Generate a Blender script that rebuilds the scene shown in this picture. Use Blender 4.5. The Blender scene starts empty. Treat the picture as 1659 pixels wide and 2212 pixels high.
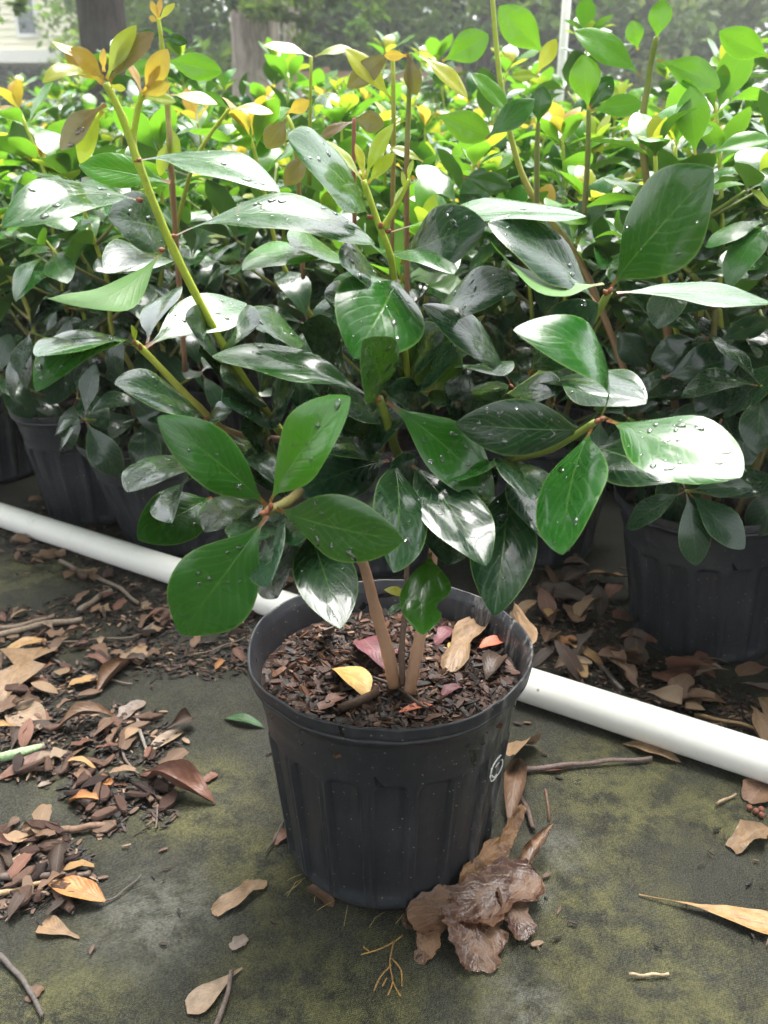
import bpy, math, random
from mathutils import Vector, Matrix, noise, Quaternion

R = math.radians
S = bpy.context.scene
C = S.collection

# ------------------------------------------------------------------ camera
PITCH, CAMH, F = R(22.3), 0.6866, 1853.0
cd = bpy.data.cameras.new('camera')
cam = bpy.data.objects.new('camera', cd); C.objects.link(cam)
cam.location = (0, 0, CAMH); cam.rotation_euler = (R(90) - PITCH, 0, 0)
cd.sensor_fit = 'VERTICAL'; cd.sensor_height = 4.954; cd.sensor_width = 3.715; cd.lens = 4.15
cd.clip_start = 0.02; cd.clip_end = 400
cd.dof.use_dof = True; cd.dof.focus_distance = 0.80; cd.dof.aperture_fstop = 1.2
S.camera = cam
# ------------------------------------------------------------------ world, sun, exposure
SUN_EL, SUN_AZ = R(70), R(24)          # azimuth measured from +Y towards +X
w = bpy.data.worlds.new('World'); S.world = w; w.use_nodes = True
nt = w.node_tree; nt.nodes.clear()
sky = nt.nodes.new('ShaderNodeTexSky'); sky.sky_type = 'NISHITA'; sky.sun_disc = False
sky.sun_elevation = SUN_EL; sky.sun_rotation = SUN_AZ
sky.air_density = 1.0; sky.dust_density = 4.0; sky.ozone_density = 1.0
hs = nt.nodes.new('ShaderNodeHueSaturation'); hs.inputs['Saturation'].default_value = 0.22
bg = nt.nodes.new('ShaderNodeBackground'); bg.inputs['Strength'].default_value = 0.15
wo = nt.nodes.new('ShaderNodeOutputWorld')
nt.links.new(sky.outputs[0], hs.inputs['Color']); nt.links.new(hs.outputs[0], bg.inputs[0]); nt.links.new(bg.outputs[0], wo.inputs[0])
sd = bpy.data.lights.new('sun', 'SUN'); sd.energy = 1.5; sd.angle = R(44); sd.color = (1, 0.97, 0.92)
sun = bpy.data.objects.new('sun', sd); C.objects.link(sun)
sdir = Vector((math.sin(SUN_AZ) * math.cos(SUN_EL), math.cos(SUN_AZ) * math.cos(SUN_EL), math.sin(SUN_EL)))
sun.rotation_euler = sdir.to_track_quat('Z', 'Y').to_euler(); sun.location = (0, 0, 30)
S.view_settings.view_transform = 'Standard'; S.view_settings.look = 'None'
S.view_settings.exposure = 2.15; S.view_settings.gamma = 1.0; S.view_settings.use_curve_mapping = False

S.cycles.max_bounces = 5; S.cycles.diffuse_bounces = 2; S.cycles.glossy_bounces = 2; S.cycles.transmission_bounces = 4; S.cycles.transparent_max_bounces = 4
S.cycles.adaptive_threshold = 0.025; S.cycles.caustics_reflective = False; S.cycles.caustics_refractive = False

HAZE = 0.0052
# ------------------------------------------------------------------ picture <-> place
cp, sp = math.cos(PITCH), math.sin(PITCH)
CAM = Vector((0, 0, CAMH))
def ray(px, py):
    a = (px - 829.5) / F; b = (1106 - py) / F
    return Vector((a, cp + b * sp, -sp + b * cp))
def U(px, py, Y):
    d = ray(px, py); return CAM + d * (Y / d.y)
def G(px, py, z=0.0):
    d = ray(px, py); return CAM + d * ((z - CAMH) / d.z)
def depth(p): return p.y * cp + (CAMH - p.z) * sp

# ------------------------------------------------------------------ helpers
def mesh(name, verts, faces, uvs=None, cols=None, smooth=True, mats=None):
    m = bpy.data.meshes.new(name)
    m.from_pydata([tuple(v) for v in verts], [], faces); m.update()
    if smooth: m.polygons.foreach_set('use_smooth', [True] * len(m.polygons))
    vi = None
    if uvs is not None:
        vi = [l.vertex_index for l in m.loops]
        u = m.uv_layers.new(name='UVMap'); flat = []
        for i in vi: flat += [uvs[i][0], uvs[i][1]]
        u.data.foreach_set('uv', flat)
    if cols is not None:
        a = m.color_attributes.new('Col', 'FLOAT_COLOR', 'POINT'); flat = []
        for c in cols: flat += list(c) if len(c) == 4 else list(c) + [1.0]
        a.data.foreach_set('color', flat)
    return m
def obj(name, m, mat=None, parent=None, label=None, cat=None, group=None, kind=None, color=None):
    o = bpy.data.objects.new(name, m); C.objects.link(o)
    if mat is not None and m is not None and len(m.materials) == 0: m.materials.append(mat)
    if parent: o.parent = parent
    tag(o, label, cat, group, kind)
    if color: o.color = color
    return o
def tag(o, label=None, cat=None, group=None, kind=None):
    if label: o['label'] = label
    if cat: o['category'] = cat
    if group: o['group'] = group
    if kind: o['kind'] = kind
    return o
def empty(name, loc=(0, 0, 0), label=None, cat=None, group=None):
    o = bpy.data.objects.new(name, None); C.objects.link(o); o.location = loc; o.empty_display_size = 0.05
    return tag(o, label, cat, group)
class MB:
    def __init__(s): s.v = []; s.f = []; s.c = []; s.u = []
    def tube(s, pts, rad, seg=8, cols=None, cap=True, wob=0.0, rng=None):
        n = len(pts); b0 = len(s.v); prev = None
        for i, p in enumerate(pts):
            t = (pts[min(i + 1, n - 1)] - pts[max(i - 1, 0)]).normalized()
            if prev is None:
                prev = t.orthogonal().normalized()
            prev = (prev - t * prev.dot(t)).normalized(); q = t.cross(prev)
            for k in range(seg):
                a = 2 * math.pi * k / seg
                r = rad[i] * (1 + (rng.uniform(-wob, wob) if rng else 0))
                s.v.append(p + (prev * math.cos(a) + q * math.sin(a)) * r)
                s.c.append(cols[i] if cols else (0.3, 0.3, 0.3)); s.u.append((i / (n - 1), k / seg))
        for i in range(n - 1):
            for k in range(seg):
                a = b0 + i * seg + k; b = b0 + i * seg + (k + 1) % seg
                s.f.append((a, b, b + seg, a + seg))
        if cap:
            s.f.append(tuple(b0 + k for k in reversed(range(seg)))); e = b0 + (n - 1) * seg
            s.f.append(tuple(e + k for k in range(seg)))
        return s
    def box(s, lo, hi, col=(0.5, 0.5, 0.5)):
        b = len(s.v)
        for z in (lo[2], hi[2]):
            for x, y in ((lo[0], lo[1]), (hi[0], lo[1]), (hi[0], hi[1]), (lo[0], hi[1])):
                s.v.append(Vector((x, y, z))); s.c.append(col); s.u.append((0, 0))
        for f in ((3, 2, 1, 0), (4, 5, 6, 7), (0, 1, 5, 4), (1, 2, 6, 5), (2, 3, 7, 6), (3, 0, 4, 7)):
            s.f.append(tuple(b + i for i in f))
        return s
    def add(s, verts, faces, cols, uvs=None):
        b = len(s.v); s.v += verts; s.c += cols; s.u += uvs or [(0, 0)] * len(verts)
        s.f += [tuple(b + i for i in f) for f in faces]
    def mesh(s, name, smooth=True): return mesh(name, s.v, s.f, s.u, s.c, smooth)
def spline(pts, per=6):
    out = []; n = len(pts)
    for i in range(n - 1):
        p0 = pts[max(i - 1, 0)]; p1 = pts[i]; p2 = pts[i + 1]; p3 = pts[min(i + 2, n - 1)]
        for k in range(per):
            t = k / per
            out.append(0.5 * ((2 * p1) + (p2 - p0) * t + (2 * p0 - 5 * p1 + 4 * p2 - p3) * t * t + (3 * p1 - p0 - 3 * p2 + p3) * t ** 3))
    out.append(pts[-1].copy()); return out
def lerp(a, b, t): return a + (b - a) * t
def lerpc(a, b, t): return tuple(lerp(x, y, t) for x, y in zip(a, b))
def sstep(a, b, x):
    t = min(1, max(0, (x - a) / (b - a))); return t * t * (3 - 2 * t)

# ------------------------------------------------------------------ materials
class N:
    def __init__(s, name):
        s.m = bpy.data.materials.new(name); s.m.use_nodes = True; s.t = s.m.node_tree; s.t.nodes.clear()
        s.out = s.t.nodes.new('ShaderNodeOutputMaterial')
    def n(s, kind, **kw):
        o = s.t.nodes.new('ShaderNode' + kind)
        for k, v in kw.items():
            if k in ('op',): o.operation = v
            elif k in ('blend',): o.blend_type = v
            else: setattr(o, k, v)
        return o
    def l(s, a, b): s.t.links.new(a, b)
    def set(s, inp, v):
        if hasattr(v, 'is_output') or isinstance(v, bpy.types.NodeSocket): s.l(v, inp)
        elif isinstance(v, (tuple, list)) and len(v) == 3 and inp.type == 'RGBA': inp.default_value = (*v, 1)
        else: inp.default_value = v
    def math(s, op, a, b=0.0, clamp=False):
        o = s.n('Math', op=op); o.use_clamp = clamp; s.set(o.inputs[0], a); s.set(o.inputs[1], b); return o.outputs[0]
    def mix(s, f, a, b, blend='MIX'):
        o = s.n('MixRGB', blend=blend); s.set(o.inputs[0], f); s.set(o.inputs[1], a); s.set(o.inputs[2], b); return o.outputs[0]
    def noise(s, scale, vec=None, detail=3, rough=0.55, dist=0.0, out=0):
        o = s.n('TexNoise'); o.inputs['Scale'].default_value = scale; o.inputs['Detail'].default_value = detail
        o.inputs['Roughness'].default_value = rough; o.inputs['Distortion'].default_value = dist
        if vec is not None: s.l(vec, o.inputs['Vector'])
        return o.outputs[out]
    def ramp(s, f, lo, hi):
        o = s.n('MapRange'); o.interpolation_type = 'SMOOTHSTEP'; s.set(o.inputs[0], f)
        o.inputs[1].default_value = lo; o.inputs[2].default_value = hi; return o.outputs[0]
    def bump(s, h, strength, dist, normal=None):
        o = s.n('Bump'); o.inputs['Strength'].default_value = strength; o.inputs['Distance'].default_value = dist
        s.set(o.inputs['Height'], h)
        if normal is not None: s.l(normal, o.inputs['Normal'])
        return o.outputs[0]
    def pbr(s, color, rough, normal=None, spec=0.5, **kw):
        o = s.n('BsdfPrincipled'); s.set(o.inputs['Base Color'], color); s.set(o.inputs['Roughness'], rough)
        s.set(o.inputs['Specular IOR Level'], spec)
        if normal is not None: s.l(normal, o.inputs['Normal'])
        for k, v in kw.items(): s.set(o.inputs[k.replace('_', ' ')], v)
        return o.outputs[0]
    def done(s, sh): s.l(sh, s.out.inputs['Surface']); return s.m
    def co(s, which='Object'): return s.n('TexCoord').outputs[which]

def leaf_material(name, per_object):
    k = N(name); oc = k.co('Object')
    if per_object:
        oi = k.n('ObjectInfo'); col = oi.outputs['Color']; young = oi.outputs['Alpha']; rnd = oi.outputs['Random']
    else:
        at = k.n('Attribute'); at.attribute_name = 'Col'; col = at.outputs['Color']; young = at.outputs['Alpha']; rnd = None
    uv = k.n('UVMap'); uv.uv_map = 'UVMap'
    sx = k.n('SeparateXYZ'); k.l(uv.outputs[0], sx.inputs[0]); t, v = sx.outputs[0], sx.outputs[1]
    av = k.math('ABSOLUTE', k.math('MULTIPLY', k.math('SUBTRACT', v, 0.5), 2.0))
    rib = k.math('SUBTRACT', 1.0, k.ramp(av, 0.0, 0.05)); rib = k.math('MULTIPLY', rib, k.math('SUBTRACT', 1.0, k.math('MULTIPLY', t, 0.9)))
    edge = k.ramp(av, 0.93, 1.0)
    nz = k.noise(45, oc, 4); nz2 = k.noise(220, oc, 3)
    c = k.mix(k.math('MULTIPLY', k.ramp(nz, 0.35, 0.7), 0.2), col, k.mix(0.5, col, (0.06, 0.16, 0.02)), 'MIX')
    c = k.mix(k.math('MULTIPLY', rib, 0.55), c, (0.16, 0.30, 0.06))
    c = k.mix(k.math('MULTIPLY', edge, 0.45), c, (0.22, 0.34, 0.10))
    red = k.math('SUBTRACT', 1.0, k.ramp(t, 0.02, 0.13))
    c = k.mix(k.math('MULTIPLY', red, 0.75), c, (0.30, 0.07, 0.035))
    # lateral veins: chevrons off the midrib
    ph = k.math('ADD', k.math('MULTIPLY', t, 60.0), k.math('MULTIPLY', av, -22.0))
    ph = k.math('ADD', ph, k.math('MULTIPLY', nz, 5.0))
    vein = k.math('POWER', k.math('MULTIPLY', k.math('ADD', k.math('SINE', ph), 1.0), 0.5), 6.0)
    if per_object: c = k.mix(k.math('MULTIPLY', vein, 0.16), c, (0.10, 0.22, 0.05)); bl = k.ramp(k.noise(33, oc, 3, 0.6, 1.0), 0.70, 0.74); c = k.mix(k.math('MULTIPLY', bl, 0.5), c, (0.12, 0.10, 0.03))
    h = k.math('ADD', k.math('MULTIPLY', vein, -0.2), k.math('MULTIPLY', rib, -0.6))
    h = k.math('ADD', h, k.math('MULTIPLY', nz2, 0.35))
    h = k.math('ADD', h, k.math('MULTIPLY', k.noise(70, oc, 2), 0.45))
    if not per_object: h = k.math('MULTIPLY', rib, -0.6)
    bm = k.bump(h, 0.35, 0.0012)
    wet = k.ramp(k.noise(60, oc, 3, 0.6, 0.8) if per_object else nz, 0.42, 0.62)
    rough = k.math('ADD', k.math('MULTIPLY', wet, -0.08), 0.28)
    top = k.pbr(c, rough, bm, 0.34, Coat_Weight=0.5, Coat_Roughness=0.08, Coat_IOR=1.5)
    under = k.pbr(k.mix(0.42, c, (0.17, 0.30, 0.09)), 0.42, bm, 0.4)
    geo = k.n('NewGeometry')
    ms = k.n('MixShader'); k.l(geo.outputs['Backfacing'], ms.inputs[0]); k.l(top, ms.inputs[1]); k.l(under, ms.inputs[2])
    tr = k.n('BsdfTranslucent'); k.l(k.mix(1.0, k.mix(0.22, c, (0.30, 0.58, 0.03)), (1.6, 1.6, 1.2), 'MULTIPLY'), tr.inputs[0])
    m2 = k.n('MixShader'); k.l(young, m2.inputs[0]); k.l(ms.outputs[0], m2.inputs[1]); k.l(tr.outputs[0], m2.inputs[2])
    return k.done(m2.outputs[0])
M = {}
M['leaf'] = leaf_material('leaf', True)
M['leaf_joined'] = leaf_material('leaf_joined', False)

def stem_material():
    k = N('stem'); at = k.n('Attribute'); at.attribute_name = 'Col'; oc = k.co()
    nz = k.noise(90, oc, 4); sp_ = k.ramp(k.noise(420, oc, 2), 0.62, 0.72)
    c = k.mix(k.math('MULTIPLY', k.ramp(nz, 0.45, 0.75), 0.22), at.outputs['Color'], (0.13, 0.085, 0.045))
    c = k.mix(k.math('MULTIPLY', sp_, 0.5), c, (0.30, 0.24, 0.13))
    return k.done(k.pbr(c, 0.42, k.bump(k.noise(260, oc, 5, 0.7), 0.8, 0.0015)))
M['stem'] = stem_material()

def drop_material():
    k = N('water'); lw = k.n('LayerWeight'); lw.inputs[0].default_value = 0.35
    tr = k.n('BsdfTransparent'); gl = k.n('BsdfGlossy'); gl.inputs['Roughness'].default_value = 0.02
    ms = k.n('MixShader'); k.l(k.math('ADD', k.math('MULTIPLY', lw.outputs['Fresnel'], 1.1), 0.07, True), ms.inputs[0]); k.l(tr.outputs[0], ms.inputs[1]); k.l(gl.outputs[0], ms.inputs[2])
    return k.done(ms.outputs[0])
M['water'] = drop_material()

def pot_material():
    k = N('pot_plastic'); oc = k.co()
    dust = k.ramp(k.noise(14, oc, 5, 0.65), 0.42, 0.72)
    v = k.n('TexVoronoi'); v.inputs['Scale'].default_value = 170; k.l(oc, v.inputs['Vector'])
    spk = k.math('SUBTRACT', 1.0, k.ramp(v.outputs['Distance'], 0.10, 0.20))
    gate = k.ramp(k.noise(150, oc, 1), 0.54, 0.60); spk = k.math('MULTIPLY', spk, gate)
    sx = k.n('SeparateXYZ'); k.l(oc, sx.inputs[0])
    mp = k.n('Mapping'); mp.inputs['Scale'].default_value = (60, 60, 7); k.l(oc, mp.inputs[0])
    st = k.ramp(k.noise(1.6, mp.outputs[0], 5, 0.7), 0.46, 0.72)
    side = k.ramp(sx.outputs[0], 0.066, 0.112)
    low = k.math('SUBTRACT', 1.0, k.ramp(sx.outputs[2], 0.0, 0.05))
    wetp = k.ramp(k.noise(26, oc, 3, 0.5, 0.6), 0.66, 0.68); hi = k.math('MULTIPLY', wetp, k.ramp(sx.outputs[2], 0.16, 0.18))
    c = k.mix(k.math('MULTIPLY', dust, 0.55), (0.016, 0.017, 0.021), (0.040, 0.043, 0.050))
    c = k.mix(k.math('MULTIPLY', st, 0.25), c, (0.075, 0.075, 0.075))
    c = k.mix(k.math('MULTIPLY', k.math('MULTIPLY', side, st), 0.8), c, (0.26, 0.25, 0.235))
    c = k.mix(k.math('MULTIPLY', low, 0.35), c, (0.055, 0.062, 0.07))
    c = k.mix(hi, c, (0.006, 0.006, 0.007))
    c = k.mix(k.math('MULTIPLY', spk, 0.75), c, (0.32, 0.28, 0.22))
    r = k.math('ADD', 0.40, k.math('MULTIPLY', hi, -0.3))
    return k.done(k.pbr(c, r, k.bump(k.noise(300, oc, 4, 0.6), 0.25, 0.0008), 0.45))
M['pot'] = pot_material()

def simple_noise_mat(name, c1, c2, rough, scale=40, bump=0.5, bdist=0.002, spec=0.4, c3=None, scale3=8, detail=5):
    k = N(name); oc = k.co()
    c = k.mix(k.ramp(k.noise(scale, oc, detail, 0.65), 0.3, 0.7), c1, c2)
    if c3: c = k.mix(k.ramp(k.noise(scale3, oc, 4, 0.6), 0.5, 0.68), c, c3)
    return k.done(k.pbr(c, rough, k.bump(k.noise(scale * 3, oc, 5, 0.7), bump, bdist), spec))
M['soil'] = simple_noise_mat('potting_mix', (0.012, 0.007, 0.005), (0.05, 0.026, 0.016), 0.75, 140, 1.0, 0.006)
M['earth'] = simple_noise_mat('dark_earth', (0.010, 0.008, 0.006), (0.035, 0.024, 0.016), 0.8, 90, 1.0, 0.006)

def attr_mat(name, rough=0.6, spec=0.35, scale=120, amt=0.5, bump=0.6, bd=0.0015, per_object=False, spots=False):
    k = N(name); oc = k.co()
    if per_object: col = k.n('ObjectInfo').outputs['Color']
    else:
        a = k.n('Attribute'); a.attribute_name = 'Col'; col = a.outputs['Color']
    nz = k.noise(scale, oc, 5, 0.65)
    c = k.mix(k.math('MULTIPLY', k.ramp(nz, 0.35, 0.7), amt), col, k.mix(0.62, col, (0.012, 0.008, 0.006)))
    if spots:
        s_ = k.ramp(k.noise(scale * 0.45, oc, 4, 0.6, 0.5), 0.55, 0.66)
        c = k.mix(k.math('MULTIPLY', s_, 0.55), c, k.mix(0.5, col, (0.03, 0.015, 0.012)))
        uv = k.n('UVMap'); uv.uv_map = 'UVMap'; sx = k.n('SeparateXYZ'); k.l(uv.outputs[0], sx.inputs[0])
        av = k.math('ABSOLUTE', k.math('MULTIPLY', k.math('SUBTRACT', sx.outputs[1], 0.5), 2.0))
        rib = k.math('SUBTRACT', 1.0, k.ramp(av, 0.0, 0.06))
        c = k.mix(k.math('MULTIPLY', rib, 0.4), c, k.mix(0.5, col, (0.45, 0.30, 0.18)))
        ph = k.math('ADD', k.math('MULTIPLY', sx.outputs[0], 55.0), k.math('MULTIPLY', av, -20.0))
        h = k.math('ADD', k.math('MULTIPLY', k.math('SINE', ph), 0.18), k.math('ADD', k.math('MULTIPLY', rib, 0.5), nz))
    else: h = nz
    return k.done(k.pbr(c, rough, k.bump(h, bump, bd), spec))
M['chips'] = attr_mat('bark_mix_chips', 0.6, 0.4, 200, 0.5)
M['dead'] = attr_mat('dead_leaf', 0.5, 0.4, 130, 0.55, 0.5, 0.001, True, True)
def wet_dead():
    k = N('wet_dead_leaf'); oc = k.co(); col = k.n('ObjectInfo').outputs['Color']
    a = k.ramp(k.noise(38, oc, 4, 0.6, 0.4), 0.46, 0.60); b = k.noise(160, oc, 4, 0.7)
    c = k.mix(a, k.mix(0.22, col, (0.34, 0.20, 0.11)), k.mix(0.55, col, (0.045, 0.018, 0.014))); c = k.mix(k.math('MULTIPLY', k.ramp(b, 0.45, 0.7), 0.4), c, (0.06, 0.03, 0.02))
    uv = k.n('UVMap'); uv.uv_map = 'UVMap'; sx = k.n('SeparateXYZ'); k.l(uv.outputs[0], sx.inputs[0])
    av = k.math('ABSOLUTE', k.math('MULTIPLY', k.math('SUBTRACT', sx.outputs[1], 0.5), 2.0)); rib = k.math('SUBTRACT', 1.0, k.ramp(av, 0.0, 0.05))
    ve = k.math('POWER', k.math('ABSOLUTE', k.math('SINE', k.math('ADD', k.math('MULTIPLY', sx.outputs[0], 22.0), k.math('MULTIPLY', av, -9.0)))), 14.0)
    ve = k.math('MAXIMUM', rib, ve); c = k.mix(k.math('MULTIPLY', ve, 0.16), c, (0.30, 0.18, 0.09))
    return k.done(k.pbr(c, k.math('ADD', 0.45, k.math('MULTIPLY', a, -0.25)), k.bump(k.math('ADD', b, k.math('MULTIPLY', ve, 0.15)), 0.7, 0.002), 0.5))
M['dead_wet'] = wet_dead()
M['bark_chip'] = attr_mat('bark_chip', 0.65, 0.35, 180, 0.8, 0.9, 0.002, True)
M['twig'] = attr_mat('twig', 0.6, 0.35, 300, 0.7, 0.8, 0.001, True)

def pvc_material():
    k = N('pvc'); oc = k.co()
    g = k.ramp(k.noise(9, oc, 5, 0.7), 0.5, 0.8); v = k.n('TexVoronoi'); v.inputs['Scale'].default_value = 26; k.l(oc, v.inputs['Vector'])
    sp_ = k.math('MULTIPLY', k.math('SUBTRACT', 1.0, k.ramp(v.outputs['Distance'], 0.03, 0.07)), k.ramp(k.noise(20, oc, 1), 0.45, 0.55))
    g2 = k.ramp(k.noise(34, oc, 5, 0.75), 0.56, 0.75); c = k.mix(k.math('MULTIPLY', g, 0.45), (0.80, 0.79, 0.74), (0.58, 0.56, 0.48)); c = k.mix(k.math('MULTIPLY', g2, 0.35), c, (0.34, 0.31, 0.24)); c = k.mix(k.math('MULTIPLY', sp_, 0.8), c, (0.10, 0.085, 0.06))
    return k.done(k.pbr(c, 0.38, k.bump(k.noise(40, oc, 3), 0.06, 0.001), 0.5))
M['pvc'] = pvc_material()

def cloth_material():
    k = N('ground_cloth'); oc = k.co(); sx = k.n('SeparateXYZ')
    mp = k.n('Mapping'); mp.inputs['Rotation'].default_value = (0, 0, R(-24)); k.l(oc, mp.inputs[0]); k.l(mp.outputs[0], sx.inputs[0])
    f = 2 * math.pi / 0.0030
    a = k.math('SINE', k.math('MULTIPLY', sx.outputs[0], f)); b = k.math('SINE', k.math('MULTIPLY', sx.outputs[1], f * 1.25))
    weave = k.math('MULTIPLY', a, b); weave01 = k.math('ADD', k.math('MULTIPLY', weave, 0.5), 0.5)
    big = k.noise(3.1, oc, 5, 0.62, 0.3); mid = k.noise(11, oc, 6, 0.7); fine = k.noise(120, oc, 4, 0.7)
    vein = k.noise(380, oc, 2)
    base = k.mix(k.ramp(mid, 0.38, 0.66), (0.011, 0.012, 0.012), (0.034, 0.036, 0.034))
    def patch(px, py, r, soft=0.5):
        p = G(px, py); cx = k.n('CombineXYZ'); cx.inputs[0].default_value = p.x; cx.inputs[1].default_value = p.y
        d = k.n('VectorMath', op='DISTANCE'); k.l(oc, d.inputs[0]); k.l(cx.outputs[0], d.inputs[1])
        dd = k.math('ADD', d.outputs['Value'], k.math('MULTIPLY', k.math('SUBTRACT', mid, 0.5), r * 1.5))
        return k.math('SUBTRACT', 1.0, k.ramp(dd, r * (1 - soft), r))
    def add(l):
        s_ = l[0]
        for x in l[1:]: s_ = k.math('MAXIMUM', s_, x)
        return s_
    algae = add([patch(1330, 1700, .16, .8), patch(1150, 2150, .15, .8), patch(1480, 2150, .12, .9), patch(700, 2170, .17, .9), patch(430, 1720, .12, .9),
                 patch(60, 1240, .16, .8), patch(1290, 1950, .14, .9), patch(120, 2180, .12, .9), patch(1560, 1760, .1, .9), patch(560, 1850, .1, .9)])
    gen = k.ramp(big, 0.5, 0.68)
    al = k.math('MULTIPLY', k.math('MAXIMUM', k.math('MULTIPLY', gen, 0.45), algae), k.ramp(k.noise(26, oc, 5, 0.7), 0.36, 0.62))
    al = k.math('MULTIPLY', al, k.math('ADD', 0.35, k.math('MULTIPLY', fine, 1.0)), True)
    c = k.mix(k.math('MULTIPLY', al, 0.95), base, (0.165, 0.162, 0.062))
    pale = add([patch(330, 1985, .10, .9), patch(1120, 2180, .06, .9), patch(1210, 1830, .05, .9), patch(1130, 1930, .05, 1.0)])
    pl = k.math('MULTIPLY', pale, k.ramp(k.noise(40, oc, 5, 0.75), 0.35, 0.6))
    c = k.mix(k.math('MULTIPLY', pl, 0.9), c, (0.19, 0.19, 0.165))
    # dark wet band round the litter and under the pipe is dirt caught in the weave
    c = k.mix(k.math('MULTIPLY', k.ramp(k.noise(7, oc, 4, 0.6, 0.5), 0.56, 0.72), 0.55), c, (0.016, 0.015, 0.012))
    c = k.mix(k.math('MULTIPLY', k.math('SUBTRACT', 1.0, weave01), 0.45), c, (0.010, 0.010, 0.008))
    gr = k.noise(620, oc, 3, 0.8); c = k.mix(k.ramp(gr, 0.40, 0.62), k.mix(0.5, c, (0.008, 0.008, 0.006)), k.mix(0.16, c, (0.25, 0.24, 0.15)))
    sp_ = k.ramp(vein, 0.66, 0.72); c = k.mix(k.math('MULTIPLY', sp_, 0.3), c, (0.16, 0.15, 0.10))
    h = k.math('ADD', k.math('MULTIPLY', weave01, 0.8), k.math('MULTIPLY', fine, 0.9))
    return k.done(k.pbr(c, k.math('ADD', 0.52, k.math('MULTIPLY', fine, 0.3)), k.bump(h, 0.8, 0.0014), 0.22))
M['cloth'] = cloth_material()
M['ground'] = simple_noise_mat('grass_ground', (0.035, 0.055, 0.016), (0.07, 0.075, 0.03), 0.9, 6, 0.5, 0.02, 0.2, (0.09, 0.065, 0.04), 0.6)

def bark_material(name, c1, c2):
    k = N(name); oc = k.co(); mp = k.n('Mapping'); mp.inputs['Scale'].default_value = (9, 9, 1.6); k.l(oc, mp.inputs[0])
    n1 = k.noise(1.8, mp.outputs[0], 6, 0.7, 0.6); n2 = k.noise(2.0, oc, 4)
    c = k.mix(k.ramp(n1, 0.36, 0.62), c1, c2); c = k.mix(k.math('MULTIPLY', k.ramp(n2, 0.5, 0.7), 0.4), c, (0.10, 0.11, 0.085))
    return k.done(k.pbr(c, 0.85, k.bump(n1, 1.0, 0.05), 0.25))
M['bark_dark'] = bark_material('bark_dark', (0.018, 0.014, 0.011), (0.065, 0.05, 0.038))
M['bark_grey'] = bark_material('bark_grey', (0.26, 0.215, 0.185), (0.50, 0.42, 0.37))
def tree_leaf_material():
    k = N('tree_leaf'); a = k.n('Attribute'); a.attribute_name = 'Col'
    p = k.pbr(a.outputs['Color'], 0.5, None, 0.3); tr = k.n('BsdfTranslucent'); k.l(k.mix(1.0, a.outputs['Color'], (1.6, 1.7, 0.9), 'MULTIPLY'), tr.inputs[0])
    ms = k.n('MixShader'); ms.inputs[0].default_value = 0.5; k.l(p, ms.inputs[1]); k.l(tr.outputs[0], ms.inputs[2])
    return k.done(ms.outputs[0])
M['tree_leaf'] = tree_leaf_material()
def plain(name, c, r, spec=0.4, **kw):
    k = N(name); oc = k.co(); cc = k.mix(k.math('MULTIPLY', k.noise(3, oc, 5, 0.7), 0.25), c, tuple(x * 0.7 for x in c)); return k.done(k.pbr(cc, r, None, spec, **kw))
M['siding'] = plain('siding', (0.88, 0.84, 0.64), 0.6); M['trim'] = plain('trim', (0.80, 0.79, 0.74), 0.5)
M['shade_dark_wall'] = plain('shade_dark_wall', (0.05, 0.04, 0.032), 0.8); M['roof_red'] = plain('roof_red', (0.16, 0.055, 0.045), 0.7)  # near-black wall colour stands in for shade under the upper floor
M['glass'] = plain('window_glass', (0.10, 0.12, 0.14), 0.08, 0.6); M['wood'] = plain('fence_wood', (0.34, 0.22, 0.15), 0.75)
M['chalk'] = plain('chalk_paint', (0.80, 0.80, 0.76), 0.7)

# ================================================================== SETTING
g = mesh('ground', [(-60, -30, -0.02), (60, -30, -0.02), (60, 70, -0.02), (-60, 70, -0.02)], [(0, 1, 2, 3)], smooth=False)
obj('ground', g, M['ground'], kind='structure')
n = 90; vs = []; fs = []
for j in range(n + 1):
    for i in range(n + 1):
        x = -5 + 10 * i / n; y = -1.5 + 9.5 * j / n
        vs.append((x, y, 0.0012 * noise.noise(Vector((x * 5, y * 5, 0))) - 0.001))
for j in range(n):
    for i in range(n):
        a = j * (n + 1) + i; fs.append((a, a + 1, a + n + 2, a + n + 1))
obj('ground_cloth', mesh('ground_cloth', vs, fs), M['cloth'], kind='structure')

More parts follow.
